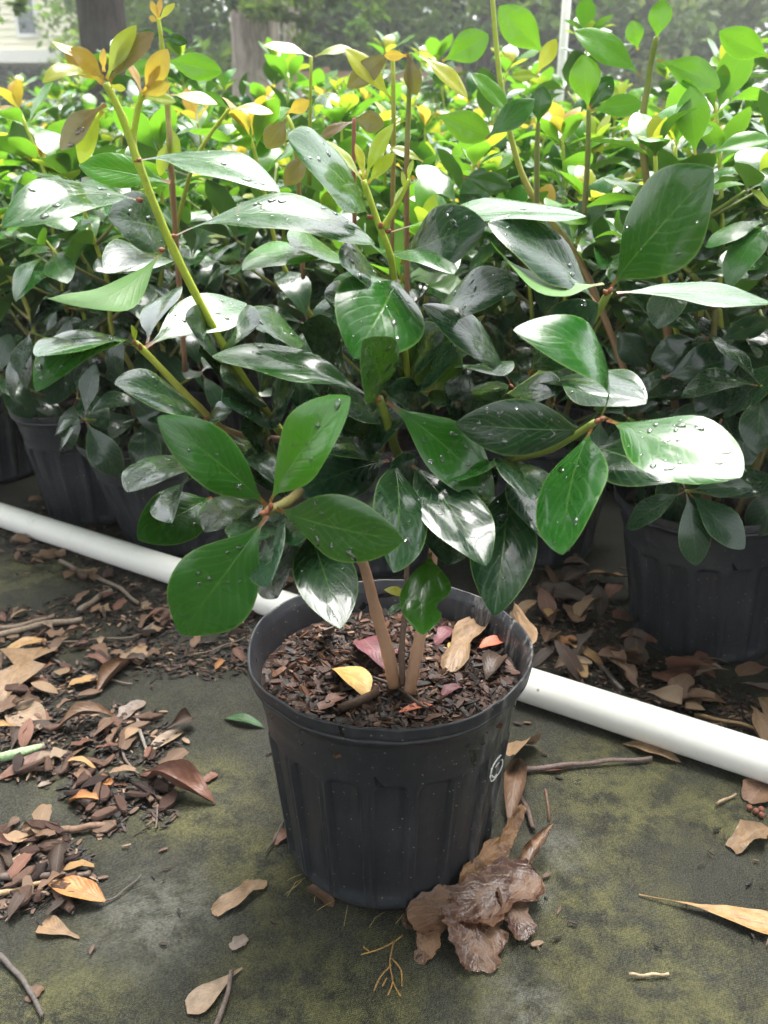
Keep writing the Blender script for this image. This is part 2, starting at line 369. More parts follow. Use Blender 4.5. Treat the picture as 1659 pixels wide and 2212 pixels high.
# ================================================================== LEAF SHAPES
def blade(u, tip=0.9, pk=1.22):
    e = sstep(.35, .75, u); return max(0.0, math.sin(math.pi * min(1, u) ** pk)) ** lerp(.95, tip, e)
def leaf_grid(L, W, fold=0.18, arch=0.06, curl=0.1, wave=0.05, ph=0.0, drop=0.0, twist=0.0, pet=0.09, nt=18, nv=8, tip=0.74, pk=1.12, notch=None):
    vs = []; uvs = []; fs = []
    for i in range(nt + 1):
        t = i / nt; t = t + .10 * math.sin(2 * math.pi * t) / (2 * math.pi) * (-1) if nt < 8 else 1 - (1 - t) ** 1.45
        if t < pet: hw = lerp(0.0019, 0.0015, t / pet)
        else:
            u = (t - pet) / (1 - pet); hw = max(W * 0.5 * blade(u, tip, pk), 0.0014 if u < 0.9 else 0.0003)
        zc = arch * L * 4 * t * (1 - t) - drop * L * max(0, t - 0.4) ** 2 * 1.6 + drop * L * 0.576 * t
        f_ = fold * (1 - 0.35 * t)
        tw = twist * (t - 0.3)
        for j in range(nv + 1):
            v = -1 + 2 * j / nv; h = hw
            if notch and v > 0 and t > pet: h = hw * (1 - notch * math.exp(-((t - 0.72) / 0.07) ** 2) * v)
            y = h * v * math.cos(f_)
            z = h * (math.sqrt(v * v + 0.015) - 0.12) * math.sin(f_) - curl * h * v ** 4 + wave * h * v * v * math.sin(t * 11 + ph + (1.3 if v > 0 else 0))
            y, z = y * math.cos(tw) - z * math.sin(tw), y * math.sin(tw) + z * math.cos(tw)
            vs.append(Vector((L * t, y, zc + z))); uvs.append((t, j / nv))
    for i in range(nt):
        for j in range(nv):
            a = i * (nv + 1) + j; fs.append((a, a + nv + 1, a + nv + 2, a + 1))
    return vs, fs, uvs
def frame(pos, ax, nrm, scale=None):
    x = ax.normalized(); z = (nrm - x * nrm.dot(x)).normalized(); y = z.cross(x)
    m = Matrix(((x.x, y.x, z.x, pos.x), (x.y, y.y, z.y, pos.y), (x.z, y.z, z.z, pos.z), (0, 0, 0, 1)))
    if scale: m = m @ Matrix.Diagonal((*scale, 1))
    return m
COL = {   # base colour and light let through
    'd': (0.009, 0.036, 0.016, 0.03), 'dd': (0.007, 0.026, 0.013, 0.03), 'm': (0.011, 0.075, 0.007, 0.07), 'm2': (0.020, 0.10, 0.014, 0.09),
    'mp': (0.017, 0.110, 0.008, 0.09), 'y1': (0.040, 0.165, 0.010, 0.14), 'f': (0.075, 0.215, 0.018, 0.40), 'yg': (0.30, 0.36, 0.035, 0.4),
    'yo': (0.42, 0.40, 0.05, 0.42), 'o': (0.48, 0.27, 0.055, 0.40), 'o2': (0.42, 0.20, 0.05, 0.3), 'br': (0.16, 0.085, 0.045, 0.22), 'red': (0.28, 0.05, 0.03, 0.2)}
def vary(c, rng, a=0.18):
    f = rng.uniform(1 - a, 1 + a); return (c[0] * f * rng.uniform(0.92, 1.1), c[1] * f, c[2] * f * rng.uniform(0.85, 1.15), c[3])
rng = random.Random(7)
def add_drops(leaf, L, W, fold, arch, curl, wave, ph, drop, twist, count, rg):
    """beads of rain lying on the upper face of one leaf"""
    mb = MB(); pet = 0.09
    for _ in range(count):
        t = rg.uniform(0.25, 0.93); v = rg.uniform(-0.8, 0.8); u = (t - pet) / (1 - pet); hw = W * 0.5 * blade(u, 0.74, 1.12)
        if hw < 0.006: continue
        f_ = fold * (1 - 0.35 * t); tw = twist * (t - 0.3)
        def surf(t, v):
            u = (t - pet) / (1 - pet); h = max(W * 0.5 * blade(u, 0.74, 1.12), 0.0014); f_ = fold * (1 - 0.35 * t); tw = twist * (t - 0.3)
            zc = arch * L * 4 * t * (1 - t) - drop * L * max(0, t - 0.4) ** 2 * 1.6 + drop * L * 0.576 * t
            y = h * v * math.cos(f_)
            z = h * (math.sqrt(v * v + 0.015) - 0.12) * math.sin(f_) - curl * h * v ** 4 + wave * h * v * v * math.sin(t * 11 + ph + (1.3 if v > 0 else 0))
            y, z = y * math.cos(tw) - z * math.sin(tw), y * math.sin(tw) + z * math.cos(tw)
            return Vector((L * t, y, zc + z))
        p = surf(t, v); ex = (surf(min(t + 0.01, 1), v) - p).normalized(); ey = surf(t, v + 0.02) - p; ey = (ey - ex * ey.dot(ex)).normalized(); ez = ex.cross(ey)
        r = 0.0008 + 0.0019 * rg.random() ** 2.2; el = rg.uniform(1.0, 2.2); a0 = rg.uniform(0, 3.14)
        d1 = ex * math.cos(a0) + ey * math.sin(a0); d2 = -ex * math.sin(a0) + ey * math.cos(a0)
        vs = []; K = 8; wob = [rg.uniform(0.75, 1.2) for _ in range(K)]
        for q, (rr, hh) in enumerate(((1.0, -0.1), (0.92, 0.22), (0.6, 0.46), (0.25, 0.56))):
            for k_ in range(K):
                a = 2 * math.pi * k_ / K; vs.append(p + d1 * (r * el * rr * math.cos(a) * wob[k_]) + d2 * (r * rr * math.sin(a) * wob[k_]) + ez * (r * hh * 0.75))
        fs = [(q * K + k_, q * K + (k_ + 1) % K, q * K + K + (k_ + 1) % K, q * K + K + k_) for q in range(3) for k_ in range(K)]
        fs.append(tuple(3 * K + k_ for k_ in range(K))); fs.append(tuple(reversed(range(K))))
        mb.add(vs, fs, [(1, 1, 1)] * len(vs))
    if mb.v: obj('water_drops', mb.mesh('water_drops'), M['water'], leaf, kind='stuff')

def px_leaf(parent, bx, by, Yb, tx, ty, wpx, col='d', dirn=-1, Lr=0.116, arch=0.06, fold=0.2, curl=0.1, wave=0.06, drop=0.0, flip=False, under=False,
            twist=0.0, drops=0, notch=None, ratio=0.43, pet=0.09, rg=rng, roll=0.0, shine=0, vr=0.12, drops_ok=True):
    B = U(bx, by, Yb)
    T = U(tx, ty, Yb)
    if dirn and (T - B).length < Lr:          # solve the tip's own distance from the leaf's real length
        lo, hi = 0.0, 0.12
        for _ in range(24):
            mid = (lo + hi) / 2
            if (U(tx, ty, Yb + dirn * mid) - B).length < Lr: lo = mid
            else: hi = mid
        T = U(tx, ty, Yb + dirn * hi)
    a = (T - B); L = a.length; a.normalize()
    m_ = (B + T) / 2; v = (CAM - m_).normalized(); vf = (v - a * v.dot(a)).normalized()
    app = wpx * 1.10 * depth(m_) / F; W = ratio * L
    if app > W: W = min(app, 0.66 * L)
    th = math.acos(min(1, app / W))
    n1 = Quaternion(a, th) @ vf; n2 = Quaternion(a, -th) @ vf
    nn = n1 if n1.z >= n2.z else n2
    if shine:            # the leaf's own roll about its stalk, from how it takes the light in the photograph
        best = None
        for q in range(-26, 27):
            t_ = q * .05; W_ = app / math.cos(t_)
            if not .34 * L <= W_ <= .66 * L: continue
            n_ = Quaternion(a, t_) @ vf
            if n_.z < .05: continue
            r_ = 2 * n_.dot(v) * n_ - v; sc = shine * r_.dot(sdir)
            if best is None or sc > best[0]: best = (sc, n_, W_)
        if best: nn, W = best[1], best[2]
    if flip: nn = n2 if nn is n1 else n1
    if under: nn = -nn
    if roll: nn = Quaternion(a, roll) @ nn
    ph = rg.uniform(0, 6)
    vs, fs, uvs = leaf_grid(L, W, fold, arch, curl, wave, ph, drop, twist, pet, notch=notch)
    o = obj('leaf', mesh('leaf', vs, fs, uvs), M['leaf'], parent, color=vary(COL[col], rg, vr))
    o.matrix_world = frame(B, a, nn)
    o.matrix_parent_inverse = Matrix.Identity(4); o.matrix_basis = parent.matrix_basis.inverted() @ frame(B, a, nn) if parent else frame(B, a, nn)
    if drops: add_drops(o, L, W, fold, arch, curl, wave, ph, drop, twist, drops, rg)
    return o

GREEN = (0.21, 0.27, 0.035); LIME = (0.48, 0.58, 0.05); OLIVE = (0.16, 0.15, 0.04); TAN = (0.36, 0.20, 0.11); REDN = (0.30, 0.09, 0.04)
def stem_obj(parent, pts, r0, r1, c0, c1, seg=10, per=6, knots=True, rg=rng, name='stem', swell=()):
    P = spline(pts, per); n = len(P); rad = []; cs = []
    for i in range(n):
        t = i / (n - 1); r = lerp(r0, r1, t) if n < 45 else lerp(lerp(r0, r0 * .56, sstep(0, .5, t)), r1, sstep(.4, 1, t))
        if knots and i % per == 0 and 0 < i < n - 1: r *= 1.13
        rad.append(r); cs.append(lerpc(c0, c1, sstep(0.1, 0.9, t) if n < 45 else sstep(.28, .62, t)))
    mb = MB().tube(P, rad, seg, cs, wob=0.03, rng=rg); inv = parent.matrix_basis.inverted()
    mb.v = [inv @ v for v in mb.v]
    return obj(name, mb.mesh(name), M['stem'], parent)
def bud(parent, p, d, r, col=REDN):
    mb = MB(); d = d.normalized(); inv = parent.matrix_basis.inverted()
    mb.tube([inv @ (p - d * r), inv @ (p + d * r * .4), inv @ (p + d * r * 1.1), inv @ (p + d * r * 1.7)], [r * .9, r, r * .7, r * .15], 7, [col] * 4)
    return obj('bud', mb.mesh('bud'), M['stem'], parent)

# ================================================================== NURSERY POT
POT_H = 0.2434
def pot_profile(z):
    pts = [(0, .100), (.005, .1055), (.014, .1095), (.03, .1108), (.165, .1238), (.185, .1255), (.197, .1285), (.221, .1325), (.2245, .1372), (.2280, .1392), (.2305, .1378), (.2330, .1402), (.2434, .1406)]
    for (z0, r0), (z1, r1) in zip(pts, pts[1:]):
        if z <= z1: return lerp(r0, r1, sstep(0, 1, (z - z0) / (z1 - z0)) if z0 >= .185 else (z - z0) / (z1 - z0))
    return pts[-1][1]
NP = 18
def pot_r(th, z, wob=0.0):
    r = pot_profile(z); x = (th / (2 * math.pi) * NP) % 1.0; s = abs(x - 0.5) * 2 / 0.80       # 1 at the panel's edge
    top = 0.170 - 0.016 * (1 - math.sqrt(max(0, 1 - min(1, s) ** 4)))
    e = min((1 - s) / 0.12, (top - z) / 0.004, (z - 0.012) / 0.01)
    r -= 0.0038 * sstep(0, 1, e) - 0.0020 * math.exp(-((s - 1.05) / .09) ** 2) * (0.012 < z < 0.166)
    if wob: r += wob * sstep(0.17, 0.24, z) * (math.sin(th * 3 + 1) * 0.6 + math.sin(th * 7 + 2) * 0.25 + noise.noise(Vector((math.cos(th) * 3, math.sin(th) * 3, 1))) * 0.6)
    return r
def pot_mesh(name, nth, wob, seed):
    zs = [0, .002, .005, .009, .014, .02, .026] + [.032 + .0075 * i for i in range(16)] + [.150 + .0025 * i for i in range(10)] + [.178, .184, .19, .196, .202, .208, .215, .222, .2245, .2262, .228, .2292, .2305, .2318, .233, .235, .239, .2425, .2434]
    vs = []; rows = 0
    for z in zs:
        for i in range(nth):
            th = 2 * math.pi * i / nth; r = pot_r(th, z, wob)
            dz = wob * 1.1 * sstep(.2, .2434, z) * (math.sin(th * 4 + seed) * .5 + noise.noise(Vector((math.cos(th) * 5, math.sin(th) * 5, seed))))
            vs.append(Vector((r * math.cos(th), r * math.sin(th), z + dz)))
        rows += 1
    for dz, dr in ((0.0006, -.0012), (0.0002, -.0026), (-.004, -.0034), (-.006, -.0050), (-.012, -.0068), (-.03, -.0105), (-.06, -.015)):
        for i in range(nth):
            th = 2 * math.pi * i / nth; r = pot_r(th, POT_H, wob) + dr
            zz = POT_H + dz + wob * 1.1 * max(0, 1 + dz / .04) * (math.sin(th * 4 + seed) * .5 + noise.noise(Vector((math.cos(th) * 5, math.sin(th) * 5, seed))))
            vs.append(Vector((r * math.cos(th), r * math.sin(th), zz)))
        rows += 1
    fs = [(q * nth + i, q * nth + (i + 1) % nth, (q + 1) * nth + (i + 1) % nth, (q + 1) * nth + i) for q in range(rows - 1) for i in range(nth)]
    fs.append(tuple(reversed(range(nth))))
    return vs, fs
def soil_disc(r, z0, amp, nr, nth, seed):
    vs = [Vector((0, 0, z0))]; fs = []
    for q in range(1, nr + 1):
        for i in range(nth):
            th = 2 * math.pi * i / nth; rr = r * q / nr; p = Vector((rr * math.cos(th), rr * math.sin(th), 0))
            vs.append(Vector((p.x, p.y, z0 + amp * (noise.noise(p * 28 + Vector((seed, 0, 0))) + .6 * noise.noise(p * 75)) + (0.004 * (q / nr) ** 3))))
    fs += [(0, 1 + i, 1 + (i + 1) % nth) for i in range(nth)]
    for q in range(nr - 1):
        for i in range(nth):
            a = 1 + q * nth + i; b = 1 + q * nth + (i + 1) % nth; fs.append((a, a + nth, b + nth, b))
    return vs, fs
PX, PY = (840 - 829.5) / F * 0.85, 0.7375
pot = empty('nursery_pot', (PX, PY, 0), 'black ribbed plastic nursery pot with white chalk mark, standing before the pipe', 'plant pot')
pv, pf = pot_mesh('wall', 360, 0.0022, 3.0)
obj('wall', mesh('wall', pv, pf), M['pot'], pot)
SOILZ = 0.205
sv, sf = soil_disc(0.1285, SOILZ, 0.0045, 26, 72, 2)
obj('soil', mesh('soil', sv, sf), M['soil'], pot)
def sliver(mb, p, d, up, l, wd, th, col):
    d = d.normalized(); s_ = up.cross(d).normalized(); u_ = d.cross(s_); vs = []
    for e, sc in ((-1, .6), (-.3, 1), (.4, .9), (1, .35)):
        for a, b in ((-1, -1), (1, -1), (1, 1), (-1, 1)):
            vs.append(p + d * (l * .5 * e) + s_ * (wd * .5 * a * sc) + u_ * (th * .5 * b * sc))
    fs = [(q * 4 + k, q * 4 + (k + 1) % 4, q * 4 + 4 + (k + 1) % 4, q * 4 + 4 + k) for q in range(3) for k in range(4)] + [(3, 2, 1, 0), (12, 13, 14, 15)]
    mb.add(vs, fs, [col] * 16)
def chips_mesh(nch, rmax, z0, seed, smin=0.003, smax=0.017):
    rg = random.Random(seed); mb = MB()
    for _ in range(nch):
        rr = rmax * math.sqrt(rg.random()); th = rg.uniform(0, 6.283); p = Vector((rr * math.cos(th), rr * math.sin(th), 0))
        p.z = z0 + 0.0045 * (noise.noise(p * 28 + Vector((2, 0, 0))) + .6 * noise.noise(p * 75)) + rg.uniform(-.001, .005)
        az = rg.uniform(0, 6.283); d = Vector((math.cos(az), math.sin(az), rg.gauss(0, .35))); up = Vector((rg.gauss(0, .5), rg.gauss(0, .5), 1))
        l = smin + (smax - smin) * rg.random() ** 1.7; q = rg.random()
        c = (0.012, 0.007, 0.005) if q < .42 else (0.055, 0.022, 0.011) if q < .8 else (0.11, 0.048, 0.024) if q < .96 else (0.22, 0.13, 0.08)
        f = rg.uniform(.7, 1.3); sliver(mb, p, d, up, l, l * rg.uniform(.18, .5), l * rg.uniform(.08, .25), tuple(x * f for x in c))
    return mb
obj('bark_mix', chips_mesh(5200, 0.126, SOILZ, 5).mesh('bark_mix', False), M['chips'], pot, kind='stuff')
def pot_hit(px, py, off=0.0006):
    d = ray(px, py); s = 0.35
    for _ in range(4000):
        p = CAM + d * s - Vector((PX, PY, 0)); r = math.hypot(p.x, p.y)
        if 0 < p.z < POT_H and r < pot_r(math.atan2(p.y, p.x), p.z, 0.0022) + off: return CAM + d * s - Vector((PX, PY, 0))
        s += 0.0004
    return None
def z2(x, y): return ((1500 + x * 200 / 1659) / 1.4756, (2350 + y * 200 / 1659) / 1.4756)
mk = MB()
for path in ([(800, 470), (710, 560), (620, 700), (560, 830), (535, 960), (520, 1080), (545, 1160), (620, 1110), (700, 1000), (770, 900), (825, 780), (850, 660), (835, 585), (760, 660), (690, 740), (655, 800)],
             [(565, 1010), (610, 1060), (690, 970)]):
    pts = [pot_hit(*z2(*q)) for q in path]; pts = [p for p in pts if p]
    if len(pts) > 2:
        sp_ = spline(pts, 4); mk.tube(sp_, [0.0008 * (1.25 - .6 * i / len(sp_)) for i in range(len(sp_))], 6, [(0.8, .8, .76)] * len(sp_), wob=.25, rng=rng)
if mk.v: obj('chalk_mark', mk.mesh('chalk_mark'), M['chalk'], pot)

# ================================================================== THE POTTED SHRUB IN FRONT
base = U(860, 1470, 0.71); base.z = 0.20
hero = empty('potted_shrub', base, 'glossy wet evergreen shrub with large dark leaves in the chalk-marked pot', 'shrub')
bpy.context.view_layer.update()
def up(*q): return [U(*p) for p in q]
ST = [  # points (px, py, distance), radii, colours
    (up((852, 1482, .708), (838, 1410, .712), (812, 1320, .72), (778, 1200, .73), (705, 1065, .74), (600, 925, .74), (490, 760, .72), (375, 540, .70), (300, 355, .69), (265, 255, .685), (228, 180, .68)), .0066, .0027, TAN, LIME),
    (up((884, 1497, .700), (900, 1410, .712), (925, 1290, .735), (938, 1170, .75), (950, 1030, .77), (915, 930, .77), (890, 860, .76), (870, 730, .75), (845, 560, .74), (820, 490, .735), (785, 390, .73)), .0061, .0025, TAN, LIME),
    (up((950, 1045, .768), (1000, 945, .77), (1080, 872, .75), (1180, 800, .73), (1260, 720, .71), (1316, 630, .70)), .0042, .0031, OLIVE, GREEN),
    (up((945, 1080, .76), (1075, 1005, .70), (1190, 970, .65), (1285, 912, .62)), .0033, .0027, OLIVE, GREEN),
    (up((610, 950, .735), (500, 935, .72), (430, 880, .70), (310, 757, .68), (290, 742, .675)), .0034, .0026, TAN, LIME),
    (up((730, 1100, .735), (690, 1062, .69), (660, 1055, .65), (620, 1085, .60), (578, 1104, .575)), .0044, .0036, TAN, OLIVE),
    (up((945, 1090, .755), (865, 990, .70), (842, 925, .675), (818, 860, .66)), .0044, .0036, OLIVE, GREEN),
    (up((870, 1480, .705), (868, 1400, .71), (878, 1290, .72), (880, 1200, .73), (900, 1080, .75)), .0032, .0022, (0.12, .075, .05), (0.12, .075, .05)),
    (up((294, 352, .69), (288, 300, .69), (297, 240, .688), (308, 202, .685)), .0027, .0020, LIME, LIME),
    (up((828, 492, .735), (858, 440, .732), (884, 388, .73)), .0028, .0016, LIME, LIME),
    (up((985, 940, .79), (995, 880, .80), (1000, 830, .80)), .0034, .003, GREEN, GREEN),
]
for pts, r0, r1, c0, c1 in ST: stem_obj(hero, pts, r0, r1, c0, c1, 12)
for px, py, Y, dx, dy in ((297, 347, .688, 1, .3), (303, 433, .69, -1, .3), (350, 540, .70, -1, .2), (372, 511, .70, 1, .3), (800, 470, .733, -1, .4), (838, 500, .733, 1, .4), (822, 488, .73, 0, 1),
                          (1318, 628, .698, .5, 1), (1308, 632, .698, -.6, .8), (1290, 910, .615, .6, .6), (1300, 905, .615, .9, .4), (578, 1104, .57, -.3, -.5), (570, 1108, .57, -1, 0), (585, 1094, .57, .2, 1), (818, 862, .655, 0, 1), (808, 864, .657, -1, 0),
                          (292, 742, .675, -.5, 1), (303, 750, .677, 0, 1), (862, 985, .70, 0, -1), (1105, 836, .73, -.7, .7), (450, 905, .70, -1, .2), (1000, 828, .80, 0, 1)):
    bud(hero, U(px, py, Y), Vector((dx, -.2, dy)), .0020)
# leaves: base x, y, distance, tip x, y, apparent width
HL = [
    # left cane
    (300, 347, .69, 605, 415, 54, dict(col='m', arch=.09, drops=6)),
    (368, 394, .735, 170, 356, 66, dict(col='y1', arch=.03, dirn=0)),
    (302, 434, .695, 4, 492, 74, dict(col='m', arch=.09, dirn=-1, drops=8, drop=.12)),
    (374, 512, .70, 810, 527, 72, dict(col='m', arch=.14, drops=16, pet=.14)),
    (352, 541, .70, 96, 642, 60, dict(col='y1', arch=.13, under=True, drop=.1)),
    (372, 590, .80, 228, 590, 44, dict(col='d', arch=.15)),
    (368, 505, .80, 233, 470, 108, dict(col='d', drops=8)),
    # left low twig
    (306, 756, .68, 78, 846, 62, dict(col='m', arch=.16, drops=10, drop=.15)),
    (288, 748, .678, 80, 770, 24, dict(col='m', arch=.06)),
    (313, 752, .68, 532, 655, 88, dict(col='m', arch=.07, drops=14, dirn=1)),
    (318, 742, .72, 380, 622, 50, dict(shine=1, col='d', arch=.05, dirn=1)),
    (450, 908, .70, 248, 830, 62, dict(col='d', drops=5)),
    (448, 909, .70, 500, 890, 36, dict(col='d', Lr=.05, arch=.1)),
    # low front whorl
    (575, 1092, .575, 340, 902, 110, dict(shine=-1, col='m', drops=7, fold=.12)),
    (584, 1086, .575, 757, 858, 112, dict(col='y1', drops=8, fold=.3)),
    (578, 1114, .585, 390, 1370, 172, dict(col='mp', drops=10, fold=.18, Lr=.124, wave=.1, ratio=.5)),
    (598, 1100, .578, 872, 1166, 126, dict(shine=-1, col='m', drops=9, curl=.15)),
    (430, 985, .72, 275, 1063, 62, dict(col='d', drops=5)),
    (485, 936, .725, 600, 1050, 52, dict(shine=1, col='d')),
    (416, 1034, .73, 372, 1130, 48, dict(col='d', fold=.7)),
    (458, 1075, .735, 298, 1166, 112, dict(col='m', drops=6)),
    (565, 1075, .745, 444, 1150, 74, dict(col='dd')),
    (613, 1106, .66, 583, 1264, 56, dict(col='d')),
    (632, 1170, .70, 600, 1292, 60, dict(col='dd')),
    (662, 1140, .665, 735, 1358, 122, dict(shine=1, col='d', drops=3, fold=.26, Lr=.125)),
    # middle
    (848, 988, .668, 850, 1237, 110, dict(col='d', drops=8, fold=.3, Lr=.125)),
    (882, 998, .69, 1050, 1222, 118, dict(col='d', drops=5, fold=.28, Lr=.135)),
    (1103, 1028, .70, 1068, 1331, 136, dict(shine=1, col='d', drops=6, fold=.38, Lr=.158, ratio=.42)),
    (1106, 1010, .73, 1186, 1172, 92, dict(col='d', drops=5)),
    (818, 856, .665, 784, 735, 98, dict(col='m', fold=.35, dirn=-1, drops=7)),
    (808, 863, .66, 458, 769, 68, dict(col='m', drops=12, arch=.09)),
    (835, 868, .66, 1067, 1071, 112, dict(col='mp', drops=20, fold=.14, arch=.08)),
    (814, 895, .73, 712, 872, 72, dict(col='d')),
    (838, 985, .71, 660, 962, 62, dict(col='dd')),
    (840, 995, .715, 636, 1068, 105, dict(col='d', drops=4)),
    (862, 604, .732, 764, 774, 188, dict(col='m', fold=.16, drops=14, ratio=.5, arch=.12, wave=.02)),
    (828, 618, .77, 735, 570, 58, dict(col='d', drops=8)),
    (866, 572, .765, 980, 592, 46, dict(col='m', arch=.14)),
    (745, 566, .77, 524, 584, 38, dict(col='y1', arch=.1)),
    (742, 562, .80, 630, 532, 42, dict(col='y1', arch=.05)),
    (745, 800, .79, 650, 705, 84, dict(col='d', drops=7)),
    (655, 738, .82, 537, 700, 58, dict(col='d', drops=5)),
    # centre cane
    (802, 474, .735, 620, 296, 74, dict(shine=1, col='m', drops=6, fold=.12)),
    (842, 502, .735, 1266, 467, 46, dict(col='m2', arch=.06, pet=.13, drops=4)),
    (864, 556, .745, 1050, 486, 116, dict(col='d', drops=10, fold=.1)),
    (935, 674, .78, 1114, 618, 84, dict(col='d', drops=12)),
    (946, 884, .81, 930, 690, 112, dict(col='d', drops=3)),
    (1106, 836, .735, 911, 660, 60, dict(shine=1, col='d', fold=.08, arch=.1)),
    (996, 800, .80, 1086, 812, 24, dict(col='d')),
    (996, 850, .80, 1074, 870, 56, dict(col='d')),
    (990, 850, .80, 945, 880, 50, dict(col='d', Lr=.08)),
    # right cane
    (1318, 622, .70, 1541, 365, 168, dict(shine=-1, col='m', drops=6, fold=.1, arch=.03, Lr=.12, ratio=.5)),
    (1304, 612, .70, 1060, 520, 34, dict(col='y1', arch=.13, under=True)),
    (1288, 655, .715, 1054, 482, 88, dict(shine=1, col='d', drops=7, arch=.08)),
    (1332, 632, .70, 1668, 654, 44, dict(col='m', arch=.03, ratio=.36)),
    (1141, 808, .745, 1292, 656, 106, dict(col='d', drops=12, fold=.1)),
    (1150, 832, .715, 1392, 862, 44, dict(col='d', arch=.08)),
    (1200, 826, .77, 1396, 872, 84, dict(shine=1, col='d', drops=4)),
    (1060, 880, .77, 1215, 845, 60, dict(col='d')),
    # right low twig
    (1299, 900, .62, 1109, 713, 74, dict(shine=1, col='m', arch=.26, fold=.1, pet=.12)),
    (1312, 908, .62, 1602, 1030, 142, dict(shine=1, col='mp', drops=26, fold=.14, arch=.03, Lr=.118, ratio=.5)),
    (1278, 926, .62, 1216, 1198, 122, dict(col='m', drops=9, fold=.15, ratio=.46, Lr=.128)),
    (1274, 929, .64, 984, 915, 112, dict(shine=-1, col='d', drops=16, fold=.1)),
    (1262, 965, .70, 1456, 1040, 116, dict(shine=1, col='d', fold=.16, drops=4)),
    # by the soil
    (930, 1194, .68, 914, 1371, 104, dict(col='y1', Lr=.10, fold=.35, notch=.55, ratio=.45, arch=.02)),
    (880, 1292, .71, 830, 1274, 18, dict(col='yo', Lr=.022, arch=.2, pet=.04)),
    (872, 1300, .72, 842, 1330, 16, dict(col='d', Lr=.03, pet=.04)),
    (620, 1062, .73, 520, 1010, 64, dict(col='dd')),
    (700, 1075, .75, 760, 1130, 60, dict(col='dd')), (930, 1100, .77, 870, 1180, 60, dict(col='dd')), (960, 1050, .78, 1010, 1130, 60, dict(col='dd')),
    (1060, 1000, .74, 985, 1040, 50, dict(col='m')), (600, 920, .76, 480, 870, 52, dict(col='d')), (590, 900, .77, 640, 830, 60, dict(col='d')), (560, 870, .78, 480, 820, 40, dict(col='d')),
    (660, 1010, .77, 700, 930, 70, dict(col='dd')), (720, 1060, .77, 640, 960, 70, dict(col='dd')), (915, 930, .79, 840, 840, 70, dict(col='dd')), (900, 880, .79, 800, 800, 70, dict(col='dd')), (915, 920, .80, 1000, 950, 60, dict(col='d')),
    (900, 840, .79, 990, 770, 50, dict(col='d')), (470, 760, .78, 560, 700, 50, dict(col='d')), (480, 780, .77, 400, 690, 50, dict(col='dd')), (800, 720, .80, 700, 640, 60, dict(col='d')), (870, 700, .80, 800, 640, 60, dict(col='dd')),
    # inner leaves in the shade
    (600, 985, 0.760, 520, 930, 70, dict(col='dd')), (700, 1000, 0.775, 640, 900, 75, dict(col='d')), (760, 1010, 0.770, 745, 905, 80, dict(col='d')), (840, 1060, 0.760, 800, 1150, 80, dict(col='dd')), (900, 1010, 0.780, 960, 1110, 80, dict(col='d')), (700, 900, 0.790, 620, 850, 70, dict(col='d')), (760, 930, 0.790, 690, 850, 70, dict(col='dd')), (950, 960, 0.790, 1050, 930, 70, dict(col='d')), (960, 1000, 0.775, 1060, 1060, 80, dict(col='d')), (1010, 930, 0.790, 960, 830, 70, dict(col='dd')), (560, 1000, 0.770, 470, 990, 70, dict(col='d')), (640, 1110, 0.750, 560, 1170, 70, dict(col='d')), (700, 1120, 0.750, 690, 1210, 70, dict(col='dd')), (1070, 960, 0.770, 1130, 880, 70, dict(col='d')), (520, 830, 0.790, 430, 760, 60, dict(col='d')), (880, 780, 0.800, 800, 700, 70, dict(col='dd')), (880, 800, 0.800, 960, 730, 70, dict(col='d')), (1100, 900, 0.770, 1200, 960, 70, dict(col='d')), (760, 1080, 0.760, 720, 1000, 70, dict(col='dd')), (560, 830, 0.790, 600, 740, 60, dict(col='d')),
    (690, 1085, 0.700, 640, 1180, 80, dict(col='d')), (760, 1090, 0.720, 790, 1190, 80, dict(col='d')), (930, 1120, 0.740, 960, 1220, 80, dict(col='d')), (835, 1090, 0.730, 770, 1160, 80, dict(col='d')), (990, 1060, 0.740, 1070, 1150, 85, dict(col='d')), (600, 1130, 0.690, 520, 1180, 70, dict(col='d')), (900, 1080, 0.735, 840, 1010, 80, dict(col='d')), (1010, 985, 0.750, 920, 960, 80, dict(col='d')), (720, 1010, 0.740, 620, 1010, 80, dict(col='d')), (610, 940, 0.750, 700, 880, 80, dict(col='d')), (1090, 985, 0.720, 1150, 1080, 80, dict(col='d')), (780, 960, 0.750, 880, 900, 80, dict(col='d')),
    # young tips
    (224, 180, .68, 140, 113, 38, dict(col='o', Lr=.04, arch=.05, dirn=0)), (216, 182, .68, 92, 179, 22, dict(col='yo', arch=.22, Lr=.045)), (224, 170, .682, 152, 104, 38, dict(col='o2', Lr=.035)),
    (225, 155, .682, 224, 104, 14, dict(col='o', dirn=0)), (231, 172, .68, 294, 55, 36, dict(col='yg', dirn=0)), (237, 178, .679, 333, 70, 42, dict(col='br', dirn=0, fold=.35)), (205, 150, .684, 112, 90, 18, dict(col='o', dirn=0)),
    (240, 186, .68, 272, 192, 14, dict(col='yo', dirn=0)), (229, 226, .68, 130, 324, 44, dict(col='br', dirn=0, arch=.1, drops=6)), (222, 240, .684, 172, 353, 38, dict(col='yg', dirn=0)),
    (310, 202, .685, 362, 106, 44, dict(col='o', dirn=0)), (306, 202, .685, 270, 124, 15, dict(col='o', dirn=0)), (305, 205, .684, 368, 181, 28, dict(col='o', dirn=0)), (318, 190, .683, 346, 142, 18, dict(col='o', dirn=0)),
    (312, 210, .686, 380, 220, 22, dict(col='yg', dirn=0)),
    (784, 394, .73, 700, 303, 20, dict(col='yg', dirn=0)), (785, 386, .73, 768, 310, 18, dict(col='yo', dirn=0)), (790, 384, .73, 849, 268, 30, dict(col='yg', dirn=0)), (795, 396, .731, 852, 332, 28, dict(col='yg', dirn=0)),
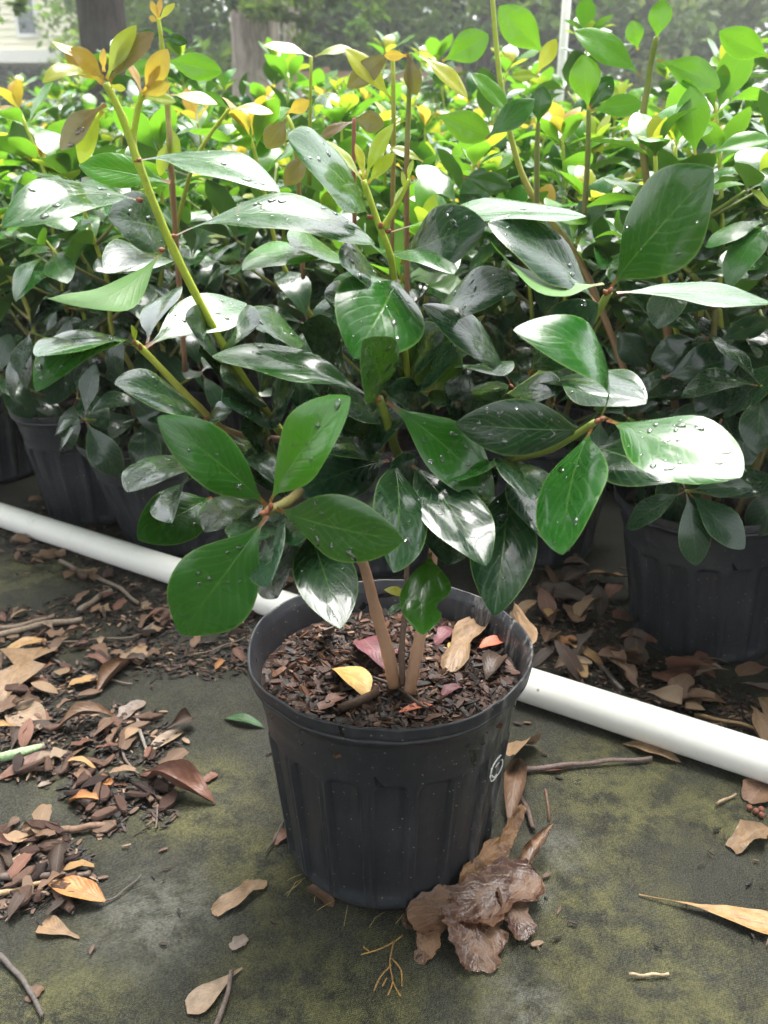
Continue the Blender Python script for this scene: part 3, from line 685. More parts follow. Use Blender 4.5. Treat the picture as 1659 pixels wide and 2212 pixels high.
    (882, 392, .73, 893, 345, 11, dict(col='yg', dirn=0)), (872, 412, .731, 868, 370, 10, dict(col='yg', dirn=0)), (880, 395, .731, 850, 440, 8, dict(col='yg', dirn=0)),
    (291, 740, .675, 284, 702, 9, dict(col='yg', dirn=0)), (291, 740, .675, 296, 712, 7, dict(col='yg', dirn=0)),
]
for bx, by, Yb, tx, ty, wp, kw in HL: px_leaf(hero, bx, by, Yb, tx, ty, wp, **kw)

# ================================================================== SHRUBS OF THE NURSERY BLOCK
VAR = []
vr = random.Random(3)
for i in range(10):
    par = dict(fold=vr.uniform(.08, .4), arch=vr.uniform(-.02, .14), curl=vr.uniform(.05, .2), wave=vr.uniform(.02, .1), ph=vr.uniform(0, 6), drop=vr.uniform(0, .2), twist=vr.uniform(-.5, .5))
    VAR.append((mesh('leaf', *leaf_grid(1.0, 0.50, nt=10, nv=4, pet=.1, **par)), leaf_grid(1.0, 0.50, nt=6, nv=2, pet=.1, **par)))
for m_, _ in VAR: m_.materials.append(M['leaf'])
def shrub_layout(rg, height, ncane=5, lean=(0, 0)):
    stems = []; leaves = []; buds = []
    def whorl(p, d, n, Lm, kind, el_lo, el_hi):
        a0 = rg.uniform(0, 6.28)
        for i in range(n):
            a = a0 + i * 6.283 / n + rg.uniform(-.35, .35); el = R(rg.uniform(el_lo, el_hi))
            q = d.orthogonal().normalized(); q = Quaternion(d, a) @ q
            ax = (q * math.cos(el) + d * math.sin(el) + Vector((0, 0, -.22 if kind in ('d', 'dd') else -.06))).normalized()
            nn = (Vector((0, 0, 1)) * .9 + d * .5 + Vector((rg.gauss(0, .25), rg.gauss(0, .25), 0)))
            if abs(ax.dot(nn.normalized())) > .95: nn = q.cross(ax) if False else -q + Vector((0, 0, .2))
            L = Lm * rg.uniform(.75, 1.15); leaves.append((p + ax * .002, ax, nn, L, rg.uniform(.85, 1.12), rg.randrange(10), kind, rg.random()))
    for c in range(ncane):
        az = c * 6.283 / ncane + rg.uniform(-.4, .4); tilt = R(rg.uniform(4, 20)); H = height * (rg.uniform(.70, 1.0) if rg.random() < .88 else rg.uniform(1.05, 1.2))
        b = Vector((math.cos(az) * .03, math.sin(az) * .03, 0.20)); o_ = Vector((math.cos(az), math.sin(az), 0)); pts = []
        for i in range(7):
            t = i / 6; pts.append(b + Vector((0, 0, 1)) * (H * t) + o_ * (math.tan(tilt) * H * t ** 1.15) + Vector((rg.gauss(0, .007), rg.gauss(0, .007), 0)) + Vector((lean[0] * t, lean[1] * t, 0)))
        stems.append((pts, .0055, .0026, (0.17, .11, .06), LIME))
        for t in (.10, .20, .30, .42, .54, .67, .80):
            i = t * 6; k_ = int(i); p = pts[k_].lerp(pts[k_ + 1], i - k_); a2 = rg.uniform(0, 6.283)
            side = (Vector((math.cos(a2), math.sin(a2), 0)) + o_ * .5).normalized(); l = rg.uniform(.05, .13) * (1.25 - .5 * t) + (.03 if t < .35 else 0)
            d = (side + Vector((0, 0, rg.uniform(.35, 1.1) if t > .25 else rg.uniform(.2, .6)))).normalized(); e = p + d * l
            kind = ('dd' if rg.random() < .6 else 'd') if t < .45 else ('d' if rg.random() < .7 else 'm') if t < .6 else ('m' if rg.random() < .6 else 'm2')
            stems.append(([p, p.lerp(e, .5) + Vector((0, 0, -.004)), e], .003, .002, (0.16, .12, .05), GREEN))
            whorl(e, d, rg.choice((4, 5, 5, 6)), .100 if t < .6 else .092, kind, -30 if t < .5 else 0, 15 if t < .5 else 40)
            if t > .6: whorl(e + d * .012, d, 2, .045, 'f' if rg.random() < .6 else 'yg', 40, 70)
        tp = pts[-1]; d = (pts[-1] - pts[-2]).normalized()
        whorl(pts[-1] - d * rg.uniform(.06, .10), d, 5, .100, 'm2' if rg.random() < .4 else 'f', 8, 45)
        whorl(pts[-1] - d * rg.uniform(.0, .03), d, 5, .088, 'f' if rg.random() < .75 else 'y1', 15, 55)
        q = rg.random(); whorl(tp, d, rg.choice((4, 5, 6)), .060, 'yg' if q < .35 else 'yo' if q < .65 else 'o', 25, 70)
    return stems, leaves
def stems_into(mb, stems, seg=6, per=3):
    for pts, r0, r1, c0, c1 in stems:
        P = spline(pts, per); n = len(P)
        mb.tube(P, [lerp(r0, r1, i / (n - 1)) for i in range(n)], seg, [lerpc(c0, c1, i / (n - 1)) for i in range(n)])
def full_shrub(name, loc, height, seed, label, group, tilt=None, ncane=5, lean=(0, 0)):
    rg = random.Random(seed); root = empty(name, loc, label, 'shrub', group)
    if tilt: root.rotation_euler = tilt
    st, lv = shrub_layout(rg, height, ncane, lean)
    for s_ in st:
        mb = MB(); stems_into(mb, [s_], 7, 4); obj('stem' if len(s_[0]) > 3 else 'twig', mb.mesh('stem'), M['stem'], root)
    for p, ax, nn, L, wf, v, kind, q in lv[:298]:
        o = bpy.data.objects.new('leaf', VAR[v][0]); C.objects.link(o); o.parent = root
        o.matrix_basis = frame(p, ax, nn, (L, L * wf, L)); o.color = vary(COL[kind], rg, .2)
    return root
def proto_shrub(seed, height, ncane=5):
    rg = random.Random(seed); st, lv = shrub_layout(rg, height, ncane); mb = MB(); stems_into(mb, st, 5, 2); sm = mb.mesh('stems'); sm.materials.append(M['stem'])
    fb = MB()
    for p, ax, nn, L, wf, v, kind, q in lv:
        vs, fs, uvs = VAR[v][1]; mt = frame(p, ax, nn, (L, L * wf, L)); c = vary(COL[kind], rg, .2); fb.add([mt @ x for x in vs], fs, [c] * len(vs), uvs)
    fm = fb.mesh('foliage'); fm.materials.append(M['leaf_joined']); return sm, fm

# pots of the block: one mesh with its soil
bv, bf = pot_mesh('nursery_pot', 180, 0.0012, 1.0); sv, sf = soil_disc(.128, .205, .006, 8, 40, 4); nb = len(bv)
cb = chips_mesh(500, .125, .207, 8, .006, .02); nc_ = nb + len(sv)
pm = mesh('nursery_pot', bv + sv + cb.v, bf + [tuple(nb + i for i in f) for f in sf] + [tuple(nc_ + i for i in f) for f in cb.f]); pm.materials.append(M['pot']); pm.materials.append(M['soil'])
for i, p in enumerate(pm.polygons):
    if i >= len(bf): p.material_index = 1
def block_pot(loc, tilt, label, group):
    o = obj('nursery_pot', pm, None, label=label, cat='plant pot', group=group); o.location = loc; o.rotation_euler = tilt; return o
ux, uy = Vector((.848, -.53, 0)), Vector((.53, .848, 0))
FRONT = [   # x, y, tilt x, tilt y, height above soil, seed
    (.505, 1.185, 0.02, -.09, .58, 11, 'black nursery pot by the pipe, leaves and a stick piled at its foot'),
    (.285, 1.50, 0, 0.02, .54, 12, 'black nursery pot in shadow behind the leaf litter'),
    (-.02, 1.47, 0, 0, .52, 13, 'black nursery pot hidden behind the front shrub'),
    (-.395, 1.565, .10, -.16, .50, 14, 'black nursery pot leaning against its neighbour behind the pipe'),
    (-.60, 1.70, .02, -.05, .50, 15, 'upright black nursery pot at the end of the row behind the pipe'),
    (-.93, 1.93, 0, 0, .52, 16, 'black nursery pot standing next beyond the end pair'),
    (.80, 1.02, 0, 0, .56, 17, 'black nursery pot standing beyond the litter-footed one'),
]
placed = []
for x, y, tx, ty, h, seed, lab in FRONT:
    block_pot((x, y, 0.0), (tx, ty, 0), lab, None); placed.append((x, y))
SL = {11: 'tall shrub with lime young stems in the pot with litter at its foot', 12: 'dark-leaved shrub in the shadowed pot behind the leaf litter', 13: 'shrub hidden behind the front shrub, in the middle of the pot row',
      14: 'dark low-leaved shrub in the leaning pot behind the white pipe', 15: 'dark shrub in the upright end pot behind the white pipe', 16: 'shrub next beyond the end pair of pots', 17: 'shrub beyond the one with litter at its pot'}
roots = {}
for x, y, tx, ty, h, seed, lab in FRONT:
    roots[seed] = full_shrub('potted_shrub', (x, y, 0), h, seed, SL[seed], 'potted shrubs in the nursery block', (tx, ty, 0))
rr = random.Random(21); G2 = 'shrubs massed further back in the nursery block'
second = []; far = []
for r in range(1, 15):
    for k in range(-14, 15):
        p = Vector((.51, 1.185, 0)) - ux * (.31 * (k + .5 * (r % 2))) + uy * (.30 * r)
        p += Vector((rr.uniform(-.03, .03), rr.uniform(-.03, .03), 0))
        if p.y < .9 or p.y > 5.4 or abs(p.x) > .47 * p.y + .30: continue
        if any((p.x - a) ** 2 + (p.y - b) ** 2 < .25 ** 2 for a, b in placed): continue
        placed.append((p.x, p.y)); (second if p.y < 2.05 else far).append(p)
protos = [proto_shrub(100 + i, .56 + .02 * i) for i in range(6)]
for i, p in enumerate(second):
    full_shrub('potted_shrub', p, rr.uniform(.50, .57) + (.03 if p.x > .2 else 0), 200 + i, 'glossy shrub with yellow young tips in the second rank of pots', 'potted shrubs in the second rank', (0, 0, rr.uniform(0, 6)))
    block_pot(p, (0, 0, rr.uniform(0, 6)), 'black nursery pot in the shade of the second rank of shrubs', 'pots of the second rank')
for i, p in enumerate(far):
    sm, fm = protos[i % 6]; s_ = rr.uniform(.90, 1.04) + .035 * (p.y - 2)
    e = empty('potted_shrub', p, 'bright green shrub with yellow and orange tips deep in the massed block', 'shrub', G2); e.rotation_euler = (0, 0, rr.uniform(0, 6.28)); e.scale = (s_, s_, s_)
    obj('stems', sm, None, e); obj('foliage', fm, None, e, kind='stuff')
    block_pot(p, (0, 0, rr.uniform(0, 6)), 'black nursery pot deep under the massed shrubs', 'pots deep in the block')

# canes and leaves of the nearer shrubs that stand out above the block
bpy.context.view_layer.update()
rsh = roots[11]
rsh.rotation_euler = (0, 0, 0); bpy.context.view_layer.update()
RS = [(up((1470, 1000, 1.22), (1440, 700, 1.22), (1390, 330, 1.20), (1400, 180, 1.2), (1418, 80, 1.19)), .0058, .0036, TAN, GREEN),
      (up((1420, 1000, 1.26), (1270, 600, 1.3), (1140, 405, 1.3), (1085, 200, 1.3), (1062, -20, 1.3)), .0055, .003, TAN, LIME),
      (up((1560, 1000, 1.2), (1520, 860, 1.17), (1538, 760, 1.15), (1545, 668, 1.14)), .005, .004, TAN, OLIVE),
      (up((1545, 668, 1.14), (1500, 600, 1.14), (1440, 540, 1.15)), .004, .003, OLIVE, GREEN),
      (up((1160, 500, 1.25), (1160, 330, 1.25), (1163, 265, 1.25)), .004, .003, OLIVE, GREEN),
      (up((1262, 470, 1.22), (1270, 330, 1.22), (1272, 235, 1.22)), .004, .003, OLIVE, GREEN)]
for pts, r0, r1, c0, c1 in RS: stem_obj(rsh, pts, r0, r1, c0, c1, 8)
RL = [(1418, 85, 1.19, 1432, -2, 72, 'f'), (1385, 165, 1.2, 1240, 68, 52, 'f'), (1420, 130, 1.2, 1556, 188, 60, 'f'), (1271, 235, 1.22, 1258, 118, 62, 'f'), (1275, 240, 1.22, 1390, 225, 44, 'f'), (1275, 232, 1.22, 1322, 165, 48, 'm'),
      (1162, 268, 1.25, 1172, 186, 88, 'm2'), (1160, 160, 1.26, 1202, 84, 32, 'yo'), (1165, 165, 1.26, 1105, 165, 22, 'yg'), (1178, 118, 1.3, 1078, 14, 66, 'f'), (955, 132, 1.3, 1056, 76, 60, 'f'), (1378, 108, 1.25, 1365, 44, 50, 'f'),
      (1665, 125, 1.1, 1553, 68, 56, 'f'), (1502, 335, 1.15, 1492, 186, 66, 'f'), (1535, 330, 1.15, 1665, 300, 42, 'f'), (1110, 260, 1.28, 1018, 158, 34, 'f'), (938, 245, 1.25, 1060, 295, 60, 'f'), (1050, 300, 1.2, 1155, 215, 50, 'm2'),
      (1530, 735, 1.14, 1352, 622, 60, 'd'), (1540, 670, 1.14, 1416, 642, 46, 'd'), (1535, 748, 1.14, 1406, 776, 86, 'd'), (1550, 740, 1.14, 1665, 690, 46, 'd'), (1555, 745, 1.14, 1668, 785, 50, 'd'), (1430, 815, 1.12, 1600, 770, 90, 'd'),
      (1475, 640, 1.15, 1440, 530, 44, 'd'), (1400, 800, 1.2, 1340, 720, 60, 'd'), (1450, 540, 1.15, 1560, 520, 60, 'd'), (1580, 600, 1.15, 1665, 560, 60, 'm'), (1560, 905, 1.1, 1470, 1080, 84, 'dd'),
      (1480, 950, 1.1, 1455, 1145, 88, 'd'), (1350, 900, 1.2, 1420, 830, 60, 'd'), (1660, 880, 1.1, 1645, 965, 60, 'm')]
for bx, by, Y, tx, ty, wp, c in RL: px_leaf(rsh, bx, by, Y, tx, ty, wp, c, dirn=0, drops=4 if c in 'dm' else 0, ratio=.46)
msh = roots[13]
ML = [(845, 215, 1.15, 745, 105, 40, 'yo'), (850, 110, 1.15, 750, 190, 44, 'br'), (880, 115, 1.12, 900, 205, 36, 'br'), (620, 255, 1.15, 575, 320, 46, 'br'), (668, 330, 1.15, 615, 400, 40, 'br'), (620, 245, 1.15, 668, 218, 28, 'o'), (672, 122, 1.3, 568, 98, 20, 'yg'),
      (680, 122, 1.3, 760, 105, 16, 'yg'), (762, 255, 1.15, 830, 270, 44, 'br'), (765, 262, 1.15, 690, 300, 20, 'br'), (915, 350, 1.15, 840, 320, 20, 'yg'), (1000, 380, 1.2, 1105, 405, 40, 'm'), (880, 120, 1.12, 830, 120, 20, 'o'), (905, 120, 1.12, 1010, 210, 30, 'yo')]
for bx, by, Y, tx, ty, wp, c in ML: px_leaf(msh, bx, by, Y, tx, ty, wp, c, dirn=0, ratio=.4)
for pts, r0, r1, c0, c1 in [(up((880, 700, 1.3), (878, 400, 1.15), (882, 250, 1.13), (888, 115, 1.12)), .004, .0025, TAN, GREEN), (up((770, 600, 1.3), (764, 400, 1.16), (765, 255, 1.15)), .0035, .0025, TAN, REDN),
                            (up((845, 600, 1.3), (850, 300, 1.16), (848, 110, 1.15)), .0035, .0025, TAN, LIME), (up((655, 600, 1.3), (640, 330, 1.16), (620, 250, 1.15)), .0035, .0025, TAN, LIME), (up((668, 400, 1.35), (672, 122, 1.3)), .003, .002, GREEN, LIME)]:
    stem_obj(msh, pts, r0, r1, c0, c1, 8)

lsh = roots[14]
for pts, r0, r1, c0, c1 in [(up((400, 800, 1.35), (372, 400, 1.12), (362, 230, 1.1), (350, 100, 1.08), (342, 40, 1.08)), .004, .0022, TAN, LIME), (up((375, 520, 1.2), (420, 350, 1.15), (495, 235, 1.13)), .003, .002, GREEN, LIME)]: stem_obj(lsh, pts, r0, r1, c0, c1, 8)
for bx, by, Y, tx, ty, wp, c in [(342, 42, 1.08, 326, 2, 14, 'o'), (343, 42, 1.08, 348, -4, 12, 'o2'), (344, 44, 1.08, 378, 8, 14, 'yo'), (340, 46, 1.08, 322, 36, 12, 'o2'), (350, 75, 1.08, 300, 72, 18, 'm'), (350, 78, 1.08, 405, 92, 22, 'm'), (356, 130, 1.09, 480, 155, 50, 'f'), (355, 135, 1.09, 270, 160, 30, 'f'),
                                 (362, 260, 1.1, 380, 350, 28, 'yg'), (366, 300, 1.1, 345, 380, 26, 'yg'), (495, 235, 1.13, 590, 245, 20, 'yo'), (495, 235, 1.13, 440, 200, 22, 'f'), (365, 205, 1.1, 470, 225, 22, 'yg')]:
    px_leaf(lsh, bx, by, Y, tx, ty, wp, c, dirn=0, ratio=.4)

# ================================================================== PIPE, RISER
def pipe_dir():
    a = G(0, 1112, .0242); b = G(1659, 1647, .0242); return a, b
pa, pb = pipe_dir(); d = (pb - pa).normalized(); p0 = pa - d * 1.6; p1 = pb + d * 1.2; Lp = (p1 - p0).length
mb = MB(); Np = 40; mb.tube([Vector((0, 0, Lp * i / Np)) for i in range(Np + 1)], [.0242] * (Np + 1), 40, cap=False)
pipe = obj('pipe', mb.mesh('pipe'), M['pvc'], label='white plastic irrigation pipe lying across the ground cloth', cat='pipe'); pipe.matrix_basis = frame(p0, d.orthogonal(), d)
pipe.location.z = .0242
rp = U(1203, 200, 3.6); mb = MB().tube([Vector((0, 0, 0)), Vector((.01, 0, .8)), Vector((.015, 0, 1.62))], [.016] * 3, 16); mb.tube([Vector((.015, 0, 1.60)), Vector((.015, 0, 1.66))], [.017, .017], 16)
ri = obj('irrigation_riser', mb.mesh('irrigation_riser'), M['pvc'], label='slim white upright pipe among the far shrubs', cat='pipe'); ri.location = (rp.x, rp.y, 0)

# ================================================================== LEAF LITTER
def half_width(shape, u, side, sd):
    if shape == 'lance': return .5 * max(0, math.sin(math.pi * u ** .95)) ** .85
    if shape == 'spoon': return .5 * (.16 + .84 * sstep(.15, .8, u)) * max(0, 1 - max(0, (u - .8) / .2) ** 2.2) ** .5 * min(1, u * 12)
    if shape == 'oak':
        e = max(0, math.sin(math.pi * u ** .9)) ** .6; return .5 * e * (.62 + .38 * math.sin(u * 15 + side * .8 + sd)) * (1 - .25 * (u < .15))
    e = max(0, math.sin(math.pi * min(1, .06 + u * .9))) ** .35                                   # torn piece
    return .5 * e * (.8 + .45 * noise.noise(Vector((u * 4.5, side * 3, sd))))
def dead_grid(shape, L, W, bend, roll, crump, sd, stalk=0.0, nt=12, nv=6):
    vs = []; uvs = []; fs = []
    for i in range(nt + 1):
        t = i / nt; u = (t - stalk) / (1 - stalk) if t > stalk else 0
        for j in range(nv + 1):
            v = -1 + 2 * j / nv; hw = W * half_width(shape, u, 1 if v > 0 else -1, sd) if t > stalk else .0009
            hw = max(hw, .0006); y = hw * v; x = L * t + (L * .03 * noise.noise(Vector((v * 2, t * 3, sd))) if 0 < t else 0)
            z = bend * L * 4 * t * (1 - t)
            a = roll * v
            if abs(roll) > .01: y, zz = hw * math.sin(a) / roll, hw * (1 - math.cos(a)) / roll
            else: zz = 0
            z += zz + crump * L * noise.noise(Vector((t * 4 + sd * 3, v * 1.7, sd))) * min(1, hw * 60 + .2)
            vs.append(Vector((x, y, z))); uvs.append((t, j / nv))
    for i in range(nt):
        for j in range(nv):
            a = i * (nv + 1) + j; fs.append((a, a + nv + 1, a + nv + 2, a + 1))
    return vs, fs, uvs
DC = {'tan': (0.25, .160, .090), 'pale': (0.30, .215, .145), 'brown': (0.15, .085, .05), 'dark': (0.050, .030, .020), 'red': (0.16, .070, .044), 'orange': (0.45, .20, .07), 'gold': (0.42, .25, .10),
      'yel': (0.52, .32, .10), 'wine': (0.15, .05, .06), 'green': (0.03, .09, .03), 'coral': (0.50, .14, .07), 'grey': (0.22, .17, .14)}
def rest(o, z0=0.0006):
    m = o.matrix_basis; lo = min((m @ v.co).z for v in o.data.vertices); o.location.z += z0 - lo
def dead(bx, by, tx, ty, wr, shape, col, label, group=None, z=0.0, bend=.06, roll=.5, crump=.05, stalk=0.0, tilt=0.0, rg=rng, name='dead_leaf', face=0.0, rough=None):
    a = G(bx, by, z); b = G(tx, ty, z); dd = b - a; L = dd.length; sd = rg.uniform(0, 50)
    vs, fs, uvs = dead_grid(shape, L, L * wr, bend, roll, crump, sd, stalk)
    c = DC[col]; f = rg.uniform(.88, 1.12)
    o = obj(name, mesh(name, vs, fs, uvs), M['dead'], label=label, cat='leaf', group=group, color=(c[0] * f, c[1] * f, c[2] * f, 1))
    o.matrix_basis = frame(a, dd + Vector((0, 0, tilt * L)), Quaternion(dd.normalized(), face) @ Vector((0, 0, 1))); rest(o, z + .0006); return o
BIG = [
    (98, 1398, -6, 1535, .62, 'oak', 'tan', 'large tan lobed dead leaf lying over dry stalks', dict(bend=.08, roll=.7)),
    (12, 1412, 100, 1385, .45, 'torn', 'gold', 'golden brown leaf scrap resting on the large lobed leaf', dict(bend=.1, z=.008)),
    (282, 1432, 208, 1502, .55, 'lance', 'brown', 'tightly curled brown leaf with an orange end', dict(roll=1.9, bend=.1)),
    (398, 1580, 318, 1628, .42, 'lance', 'pale', 'spotted pale brown pointed leaf at the edge of the litter', {}),
    (312, 1515, 248, 1562, .5, 'torn', 'grey', 'greyish brown leaf with a torn scalloped edge beside a bent twig', dict(bend=.03)),
    (20, 1528, 100, 1578, .55, 'lance', 'pale', 'pinkish brown pointed leaf lying by the lichen-covered stick', dict(bend=.05, face=.2)),
    (250, 1552, 118, 1585, .4, 'lance', 'brown', 'arched brown leaf standing up out of the litter', dict(bend=.28, roll=1.2)),
    (466, 1738, 300, 1678, .42, 'lance', 'red', 'dark red-brown leathery leaf with its edges rolled up', dict(bend=.14, roll=1.5, crump=.1)),
    (228, 1948, 105, 1912, .42, 'lance', 'orange', 'orange-red pointed dead leaf on the chip pile', dict(bend=.08, z=.006)),
    (576, 1905, 462, 1978, .42, 'torn', 'tan', 'torn tan leaf alone on the open cloth', dict(crump=.08)),
    (524, 2092, 405, 2192, .42, 'spoon', 'pale', 'pale pinkish leaf with a thin twig lying across it', dict(bend=.04)),
    (172, 2028, 85, 2000, .5, 'spoon', 'tan', 'pale tan rounded leaf beside the chip pile', dict(bend=.05)),
    (536, 2028, 498, 2050, .9, 'torn', 'grey', 'small brown leaf scrap on bare cloth between two torn leaves', {}),
    (1380, 1934, 1700, 2015, .24, 'spoon', 'gold', 'long golden brown leaf on a thin stalk, alone on mossy cloth', dict(stalk=.22, bend=.03, roll=.6)),
    (1662, 1792, 1578, 1835, .55, 'torn', 'tan', 'ragged tan leaf curling up from mossy cloth', dict(bend=.12, crump=.12)),
    (1659, 1690, 1618, 1735, .8, 'torn', 'brown', 'brown leaf scrap beside the pipe end', {}),
    (485, 1553, 570, 1572, .30, 'lance', 'green', 'small fallen green leaf on the dark cloth beside the pot', dict(bend=.1)),
    (-12, 1690, 152, 1625, .3, 'lance', 'red', 'long reddish brown leaf under the lichen-covered stick', {}),
    (1470, 1648, 1345, 1608, .35, 'lance', 'tan', 'tan leaf half under the pipe with a twig on it', dict(bend=.08)),
    (1232, 1660, 1160, 1668, .3, 'lance', 'red', 'red-brown narrow leaf under the long twig', {}),
    (1150, 1610, 1098, 1700, .55, 'torn', 'tan', 'tan leaf leaning against the side of the chalk-marked pot', dict(tilt=.5, bend=.1, face=.5)),
    (1120, 1640, 1100, 1790, .3, 'lance', 'brown', 'curled brown leaf squeezed against the foot of the pot', dict(bend=.1, roll=1.4)),
    (625, 1795, 592, 1825, .7, 'torn', 'red', 'small red-brown leaf at the shaded foot of the pot', dict(bend=.1)),
    (720, 1960, 668, 1915, .5, 'torn', 'brown', 'dark brown leaf trapped under the pot base', dict(bend=.1)),
    (440, 1690, 468, 1672, .8, 'torn', 'red', 'lone rounded brown scrap beside the dark rolled leaf', {}),
    (82, 1700, 112, 1690, .8, 'torn', 'grey', 'lone pinkish chip of leaf on grey cloth', {}),
    (92, 2130, 60, 2165, .9, 'torn', 'brown', 'brown leaf scrap under the bent grey twig', {}),
]
for bx, by, tx, ty, wr, sh, c, lab, kw in BIG: dead(bx, by, tx, ty, wr, sh, c, lab, **kw)
SZ = SOILZ + .004
POTL = [
    (722, 1445, 792, 1512, .62, 'lance', 'yel', 'bright yellow-orange fallen leaf on the potting mix', dict(bend=.12, roll=.5, face=-.3)),
    (1050, 1322, 968, 1455, .30, 'torn', 'tan', 'long tan torn leaf lying on the potting mix', dict(bend=.05, roll=.9)),
    (1035, 1402, 1102, 1388, .5, 'lance', 'coral', 'orange-red leaf on the potting mix by the tan one', dict(bend=.12)),
    (978, 1388, 984, 1428, .4, 'lance', 'yel', 'tiny pale yellow leaf on the potting mix', dict(bend=.1)),
    (768, 1390, 840, 1455, .5, 'lance', 'wine', 'purple-red leaf behind the trunk on the potting mix', dict(bend=.2)),
    (800, 1430, 870, 1410, .45, 'torn', 'wine', 'wine-coloured leaf scrap between the two trunks', dict(bend=.1)),
    (690, 1535, 745, 1500, .6, 'torn', 'red', 'reddish brown leaf under the yellow-orange one', {}),
    (1112, 1318, 1128, 1420, .4, 'lance', 'tan', 'tan leaf leaning inside the pot rim', dict(bend=.05, face=-.8)),
    (955, 1505, 998, 1485, .6, 'torn', 'wine', 'pinkish leaf scrap on the potting mix', dict(bend=.15)),
    (862, 1540, 935, 1524, .3, 'lance', 'coral', 'red leaf sliver just inside the pot rim', {}),
    (940, 1395, 985, 1365, .5, 'torn', 'wine', 'crumpled red leaf behind the right trunk', dict(bend=.2)),
    (1050, 1470, 1085, 1420, .6, 'lance', 'dark', 'blackish curled leaf inside the pot rim', dict(bend=.2, roll=1)),
    (712, 1375, 700, 1425, .45, 'torn', 'grey', 'upright pinkish bark flake on the potting mix', dict(tilt=.8, bend=.1)),
]
for bx, by, tx, ty, wr, sh, c, lab, kw in POTL: dead(bx, by, tx, ty, wr, sh, c, lab, z=SZ, **kw)
# crumpled many-lobed leaf at the foot of the pot
def crumpled():
    ctr = G(1035, 1960); cl = empty('crumpled_leaf', ctr, 'large crumpled wet brown lobed leaf against the foot of the pot', 'leaf')
    def sheet(name, p0, p1, wr, nrm, sd, crump, roll, c, shape='torn', nt=34, nv=22):
        L = (p1 - p0).length; vs, fs, uvs = dead_grid(shape, L, L * wr, .03, roll, 0.0, sd, 0, nt, nv); out = []
        rg = random.Random(int(sd * 10)); folds = []
        for _ in range(11):
            a = rg.uniform(0, 3.14); folds.append((Vector((math.cos(a), math.sin(a))), rg.uniform(-.25, .9), rg.uniform(-.35, .45)))
        for v in vs:
            q = v * (1 / L); z = 0.0
            for dr, of, am in folds: z += am * abs(q.x * dr.x + q.y * dr.y - of * dr.x)
            z += .10 * noise.noise(Vector((q.x * 9 + sd, q.y * 9, 1))) + .04 * noise.noise(Vector((q.x * 22, q.y * 22, sd)))
            jag = 1 + .22 * noise.noise(Vector((q.x * 16, sd, 3 if q.y > 0 else 8)))
            out.append(Vector((v.x, v.y * jag, v.z + L * crump * z)))
        zs = [o_.z for o_ in out]; zm = min(zs); out = [Vector((o_.x, o_.y, (o_.z - zm) if name == 'blade' else o_.z - sum(zs) / len(zs))) for o_ in out]
        o = obj(name, mesh(name, out, fs, uvs), M['dead_wet'], cl, color=(*c, 1)); o.matrix_basis = frame(p0 - ctr, p1 - p0, nrm); return o
    D1, D2, T1 = (.075, .030, .016), (.05, .021, .013), (.28, .15, .07)
    sheet('blade', G(1168, 1895, .018), G(890, 2015, .003), .48, Vector((-.05, -.25, 1)), 4.3, .15, .45, D1, 'torn')
    sheet('blade', G(1010, 1925, .014), G(1035, 2100, .002), .80, Vector((.15, -.1, 1)), 11.3, .17, .4, (.085, .038, .022), 'torn')
    sheet('blade', G(1090, 1920, .016), G(1128, 2035, .002), .75, Vector((.3, -.1, 1)), 27.0, .17, .5, D2, 'torn')
    sheet('lobe', G(950, 1985, .014), G(905, 2078, .002), .62, Vector((-.1, -.2, 1)), 21.0, .18, .5, (.17, .09, .05), 'torn')
    sheet('lobe', G(985, 1945, .012), G(1095, 1815, .040), .55, Vector((.30, -.85, .5)), 7.7, .18, .4, T1, 'torn')
    sheet('lobe', G(1075, 1845, .030), G(1132, 1742, .062), .42, Vector((.25, -.9, .4)), 33.7, .18, .4, T1, 'torn')
    sheet('lobe', G(1112, 1915, .010), G(1192, 1768, .036), .34, Vector((-.6, -.4, .7)), 15.2, .08, 2.0, (.20, .11, .06), 'lance')
    sheet('lobe', G(905, 1965, .002), G(872, 1995, .014), .8, Vector((-.2, -.8, .5)), 41.0, .25, .6, (.03, .02, .014), 'torn')
    q = [G(1186, 1775, .040) - ctr, G(1184, 1745, .050) - ctr, G(1178, 1705, .052) - ctr]
    obj('stalk', MB().tube(spline(q, 4), [.0016] * 9, 6).mesh('stalk'), M['twig'], cl, color=(.16, .09, .06, 1))
crumpled()
# --- random drifts
def inside(px, py):
    """0 outside; otherwise the zone of the litter"""
    pt = 1112 + px * .3225                       # the pipe's middle line
    def el(cx, cy, rx, ry): return ((px - cx) / rx) ** 2 + ((py - cy) / ry) ** 2
    if px < 560 and pt + 28 < py < pt + 60 + 60 * noise.noise(Vector((px * .01, 0, 0))) + (60 if px > 130 else 10): return 1
    if min(el(150, 1390, 230, 90), el(70, 1560, 110, 120), el(210, 1600, 170, 75), el(260, 1720, 120, 85), el(60, 1890, 135, 100)) < 1 and noise.noise(Vector((px * .016, py * .02, 4))) > -.22: return 1
    if el(430, 1430, 130, 34) < 1: return 2
    if px > 1145 and pt - (300 if px < 1330 else 175) + (px - 1145) * .1 < py < pt - 40: return 3  # litter carried further back to darken the ground between the pots
    if 60 < px < 620 and pt - 75 < py < pt - 28: return 4
    return 0
PROTO = []
pr = random.Random(17)
